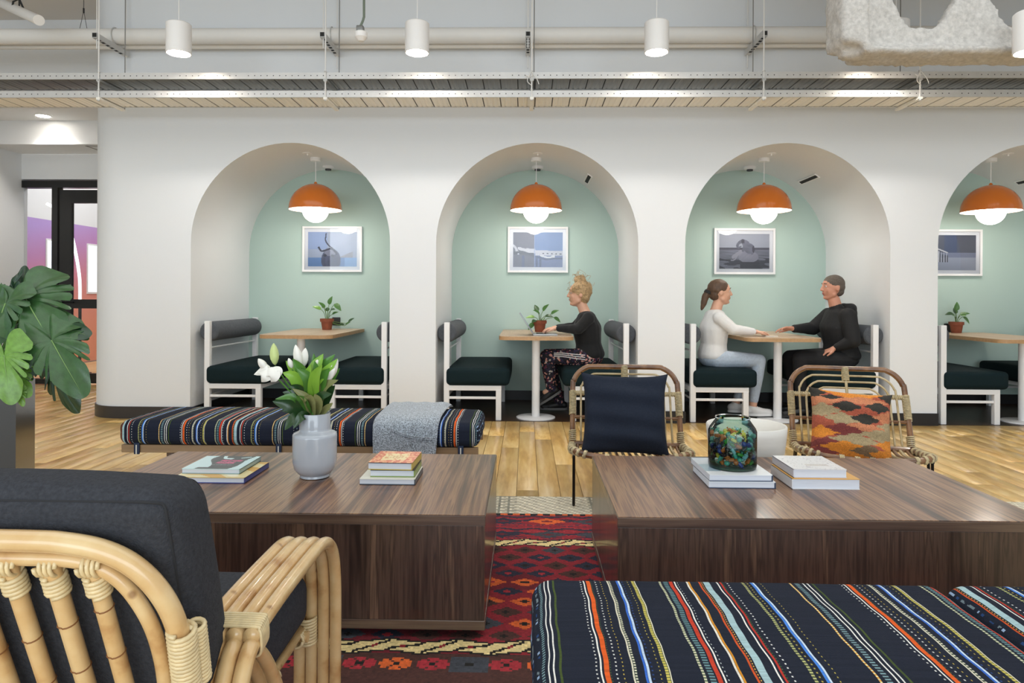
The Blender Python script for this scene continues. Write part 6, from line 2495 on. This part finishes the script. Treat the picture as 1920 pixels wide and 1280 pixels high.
M_BLOND = mat('curly_blond_hair', 'b0926a', 0.6, var=(70, 0.45), bump=(150, 0.9))
M_BROWNH = mat('brown_hair', '5a4230', 0.5, var=(60, 0.35), bump=(160, 0.6), mscale=(1, 1, .3))
M_GREYH = mat('short_greying_hair', '5f554c', 0.7, var=(90, 0.3), bump=(220, 0.8))
M_BLKKNIT = mat('black_knit', '131315', 0.9, bump=(240, 0.4), sheen=0.1)
M_WHKNIT = mat('white_knit', 'e8e6e4', 0.9, bump=(200, 0.4), sheen=0.1)
M_PALEJ = mat('pale_blue_denim', 'b3bfcd', 0.85, var=(60, 0.12), bump=(300, 0.3))
M_BLKJ = mat('black_denim', '17171a', 0.85, bump=(300, 0.3))

J1 = dict(pelvis=(0, 0, .545), waist=(.015, 0, .655), chest=(.03, 0, .79), collar=(.035, 0, .90), neck0=(.045, 0, .935), neck1=(.085, 0, 1.03), head=(.105, 0, 1.115),
          arms=[((.03, -.155, .895), (.125, -.19, .800), (.295, -.075, .800), (1, .25, -.12), (0, 0, -1), -1, .45), ((.03, .155, .895), (.13, .19, .800), (.30, .085, .800), (1, -.25, -.12), (0, 0, -1), 1, .45)],
          legs=[((.04, -.085, .53), (.405, -.045, .545), (.355, -.02, .225), (.85, 0, -.55)), ((.03, .085, .53), (.385, .095, .495), (.27, .11, .085), (1, 0, 0))])
w1, f1, tr1 = person('woman in black sweater and patterned trousers typing on a laptop, hair in a bun', .595, 6.36, -1, J1, dict(skin=M_SKIN, hair=M_BLOND, top=M_BLKKNIT, top_name='sweater', bottom=m_pat, shoe=mat('black_shoe', '141416', 0.5), sole=mat('grey_sole', '6a6a6a', 0.7), sleeve=.012, loose=.018, hemw=1.1, hem=.97, hand=.95))
hair_obj(g_join(g_ball(f1(-.022, 0, .034), (.103, .091, .095), 24, 16), g_ball(f1(-.045, 0, -.02), (.062, .075, .07), 16, 12), g_ball(f1(-.012, 0, .128), (.056, .056, .050), 18, 12), g_ball(f1(-.005, 0, .095), (.05, .05, .03), 14, 10)), M_BLOND, w1, .006, 75)
rs3 = random.Random(3)
gs = []
for k in range(46):
    a, b_ = rs3.uniform(0, 6.28), rs3.uniform(-.3, 1.3)
    c_ = f1(-.015, 0, .05)
    d = np.array([math.cos(a) * math.cos(b_), math.sin(a) * math.cos(b_), math.sin(b_)])
    q = c_ + d * .092 + np.array([0, 0, .03 * (d[2] > .6)])
    P_ = [q, q + d * .014 + RNG.normal(size=3) * .010, q + d * .022 + RNG.normal(size=3) * .016, q + d * .02 + RNG.normal(size=3) * .022]
    gs.append(g_tube(spline(P_, 4), .0016, 4))
for q in (-.05, -.03, .045):
    gs.append(g_tube(spline([f1(.05, q, .06), f1(.088, q * 1.5, .02), f1(.085, q * 1.6, -.04), f1(.07, q * 1.5, -.08)], 5), .002, 4))
tag(obj('loose_curls', g_join(*gs), M_BLOND, w1), kind='stuff')
# white side stripes of the trousers
for k in range(3):
    z = .020 * k - .012
    P_ = spline([(-.06, -.172, .535 + z), (-.16, -.160, .545 + z * .9), (-.26, -.140, .556 + z * .8), (-.34, -.120, .556 + z * .7)], 5)
    obj('side_stripe', g_tube(P_, .0042, 6), mat('white_stripe', 'e4e2e0', 0.8), tr1)

# ---- woman in white, facing +x
J2 = dict(pelvis=(0, 0, .545), waist=(.01, 0, .66), chest=(.015, 0, .80), collar=(.02, 0, .925), neck0=(.025, 0, .958), neck1=(.05, 0, 1.045), head=(.068, 0, 1.138),
          arms=[((.02, -.16, .905), (.135, -.185, .805), (.335, -.10, .785), (1, .05, -.05), (0, 0, -1), 1, .4), ((.02, .16, .905), (.15, .18, .81), (.33, .06, .79), (1, -.2, -.05), (0, 0, -1), -1, .4)],
          legs=[((.03, -.09, .53), (.395, -.10, .525), (.335, -.10, .088), (1, 0, 0)), ((.03, .09, .53), (.38, .09, .52), (.235, .085, .088), (1, 0, 0))])
w2, f2, _ = person('woman in a white sweater and pale jeans with a ponytail, seated facing the man', 1.715, 6.32, 1, J2, dict(skin=M_SKIN, hair=M_BROWNH, top=M_WHKNIT, top_name='sweater', bottom=M_PALEJ, shoe=mat('white_canvas', 'e6e4e2', 0.7), sole=mat('white_rubber', 'f0efed', 0.5), sleeve=.014, loose=.014, hem=.82, leg=.006, laces=True, hand=.95))
hair_obj(g_join(g_ball(f2(-.018, 0, .038), (.098, .085, .087), 24, 16), g_ball(f2(-.05, 0, -.015), (.055, .068, .06), 16, 12), chain([f2(-.105, 0, .01), f2(-.135, 0, -.04), f2(-.15, 0, -.10), f2(-.168, 0, -.155)], [.03, .033, .028, .012])), M_BROWNH, w2, .0025, 60)
obj('hair_tie', g_coil(np.array([f2(-.103, 0, .012), f2(-.115, 0, -.01)]), 4, .033, .005, 6, 14), M_HOLE, w2, smooth=180)

# ---- man in black, facing -x
J3 = dict(pelvis=(0, 0, .55), waist=(.02, 0, .67), chest=(.035, 0, .82), collar=(.04, 0, .945), neck0=(.05, 0, .985), neck1=(.075, 0, 1.075), head=(.085, 0, 1.185),
          arms=[((.03, -.185, .93), (.015, -.250, .715), (.12, -.175, .655), (1, .15, -.42), (.15, .1, -1), -1, .3), ((.04, .185, .93), (.17, .215, .805), (.385, .12, .805), (1, -.15, .05), (0, -.3, -1), 1, .3)],
          legs=[((.03, -.10, .535), (.43, -.14, .545), (.41, -.14, .09), (1, 0, 0)), ((.03, .10, .535), (.43, .10, .535), (.36, .10, .09), (1, 0, 0))])
w3, f3, _ = person('man in a black hooded jacket and black trousers, seated facing the woman in white', 2.885, 6.30, -1, J3, dict(skin=M_SKIN2, hair=M_GREYH, top=mat('black_jacket', '141416', 0.8, bump=(120, 0.2)), top_name='hooded_jacket', bottom=M_BLKJ, shoe=mat('black_leather', '101011', 0.4), sole=M_HOLE, sleeve=.020, loose=.022, build=1.12, hood=True, hand=1.08))
hair_obj(g_join(g_ball(f3(-.012, 0, .040), (.095, .0815, .080), 24, 16), g_ball(f3(-.040, 0, .008), (.066, .0785, .062), 18, 12), g_ball(f3(-.048, 0, -.03), (.050, .062, .05), 16, 12)), M_GREYH, w3, .0015, 90)
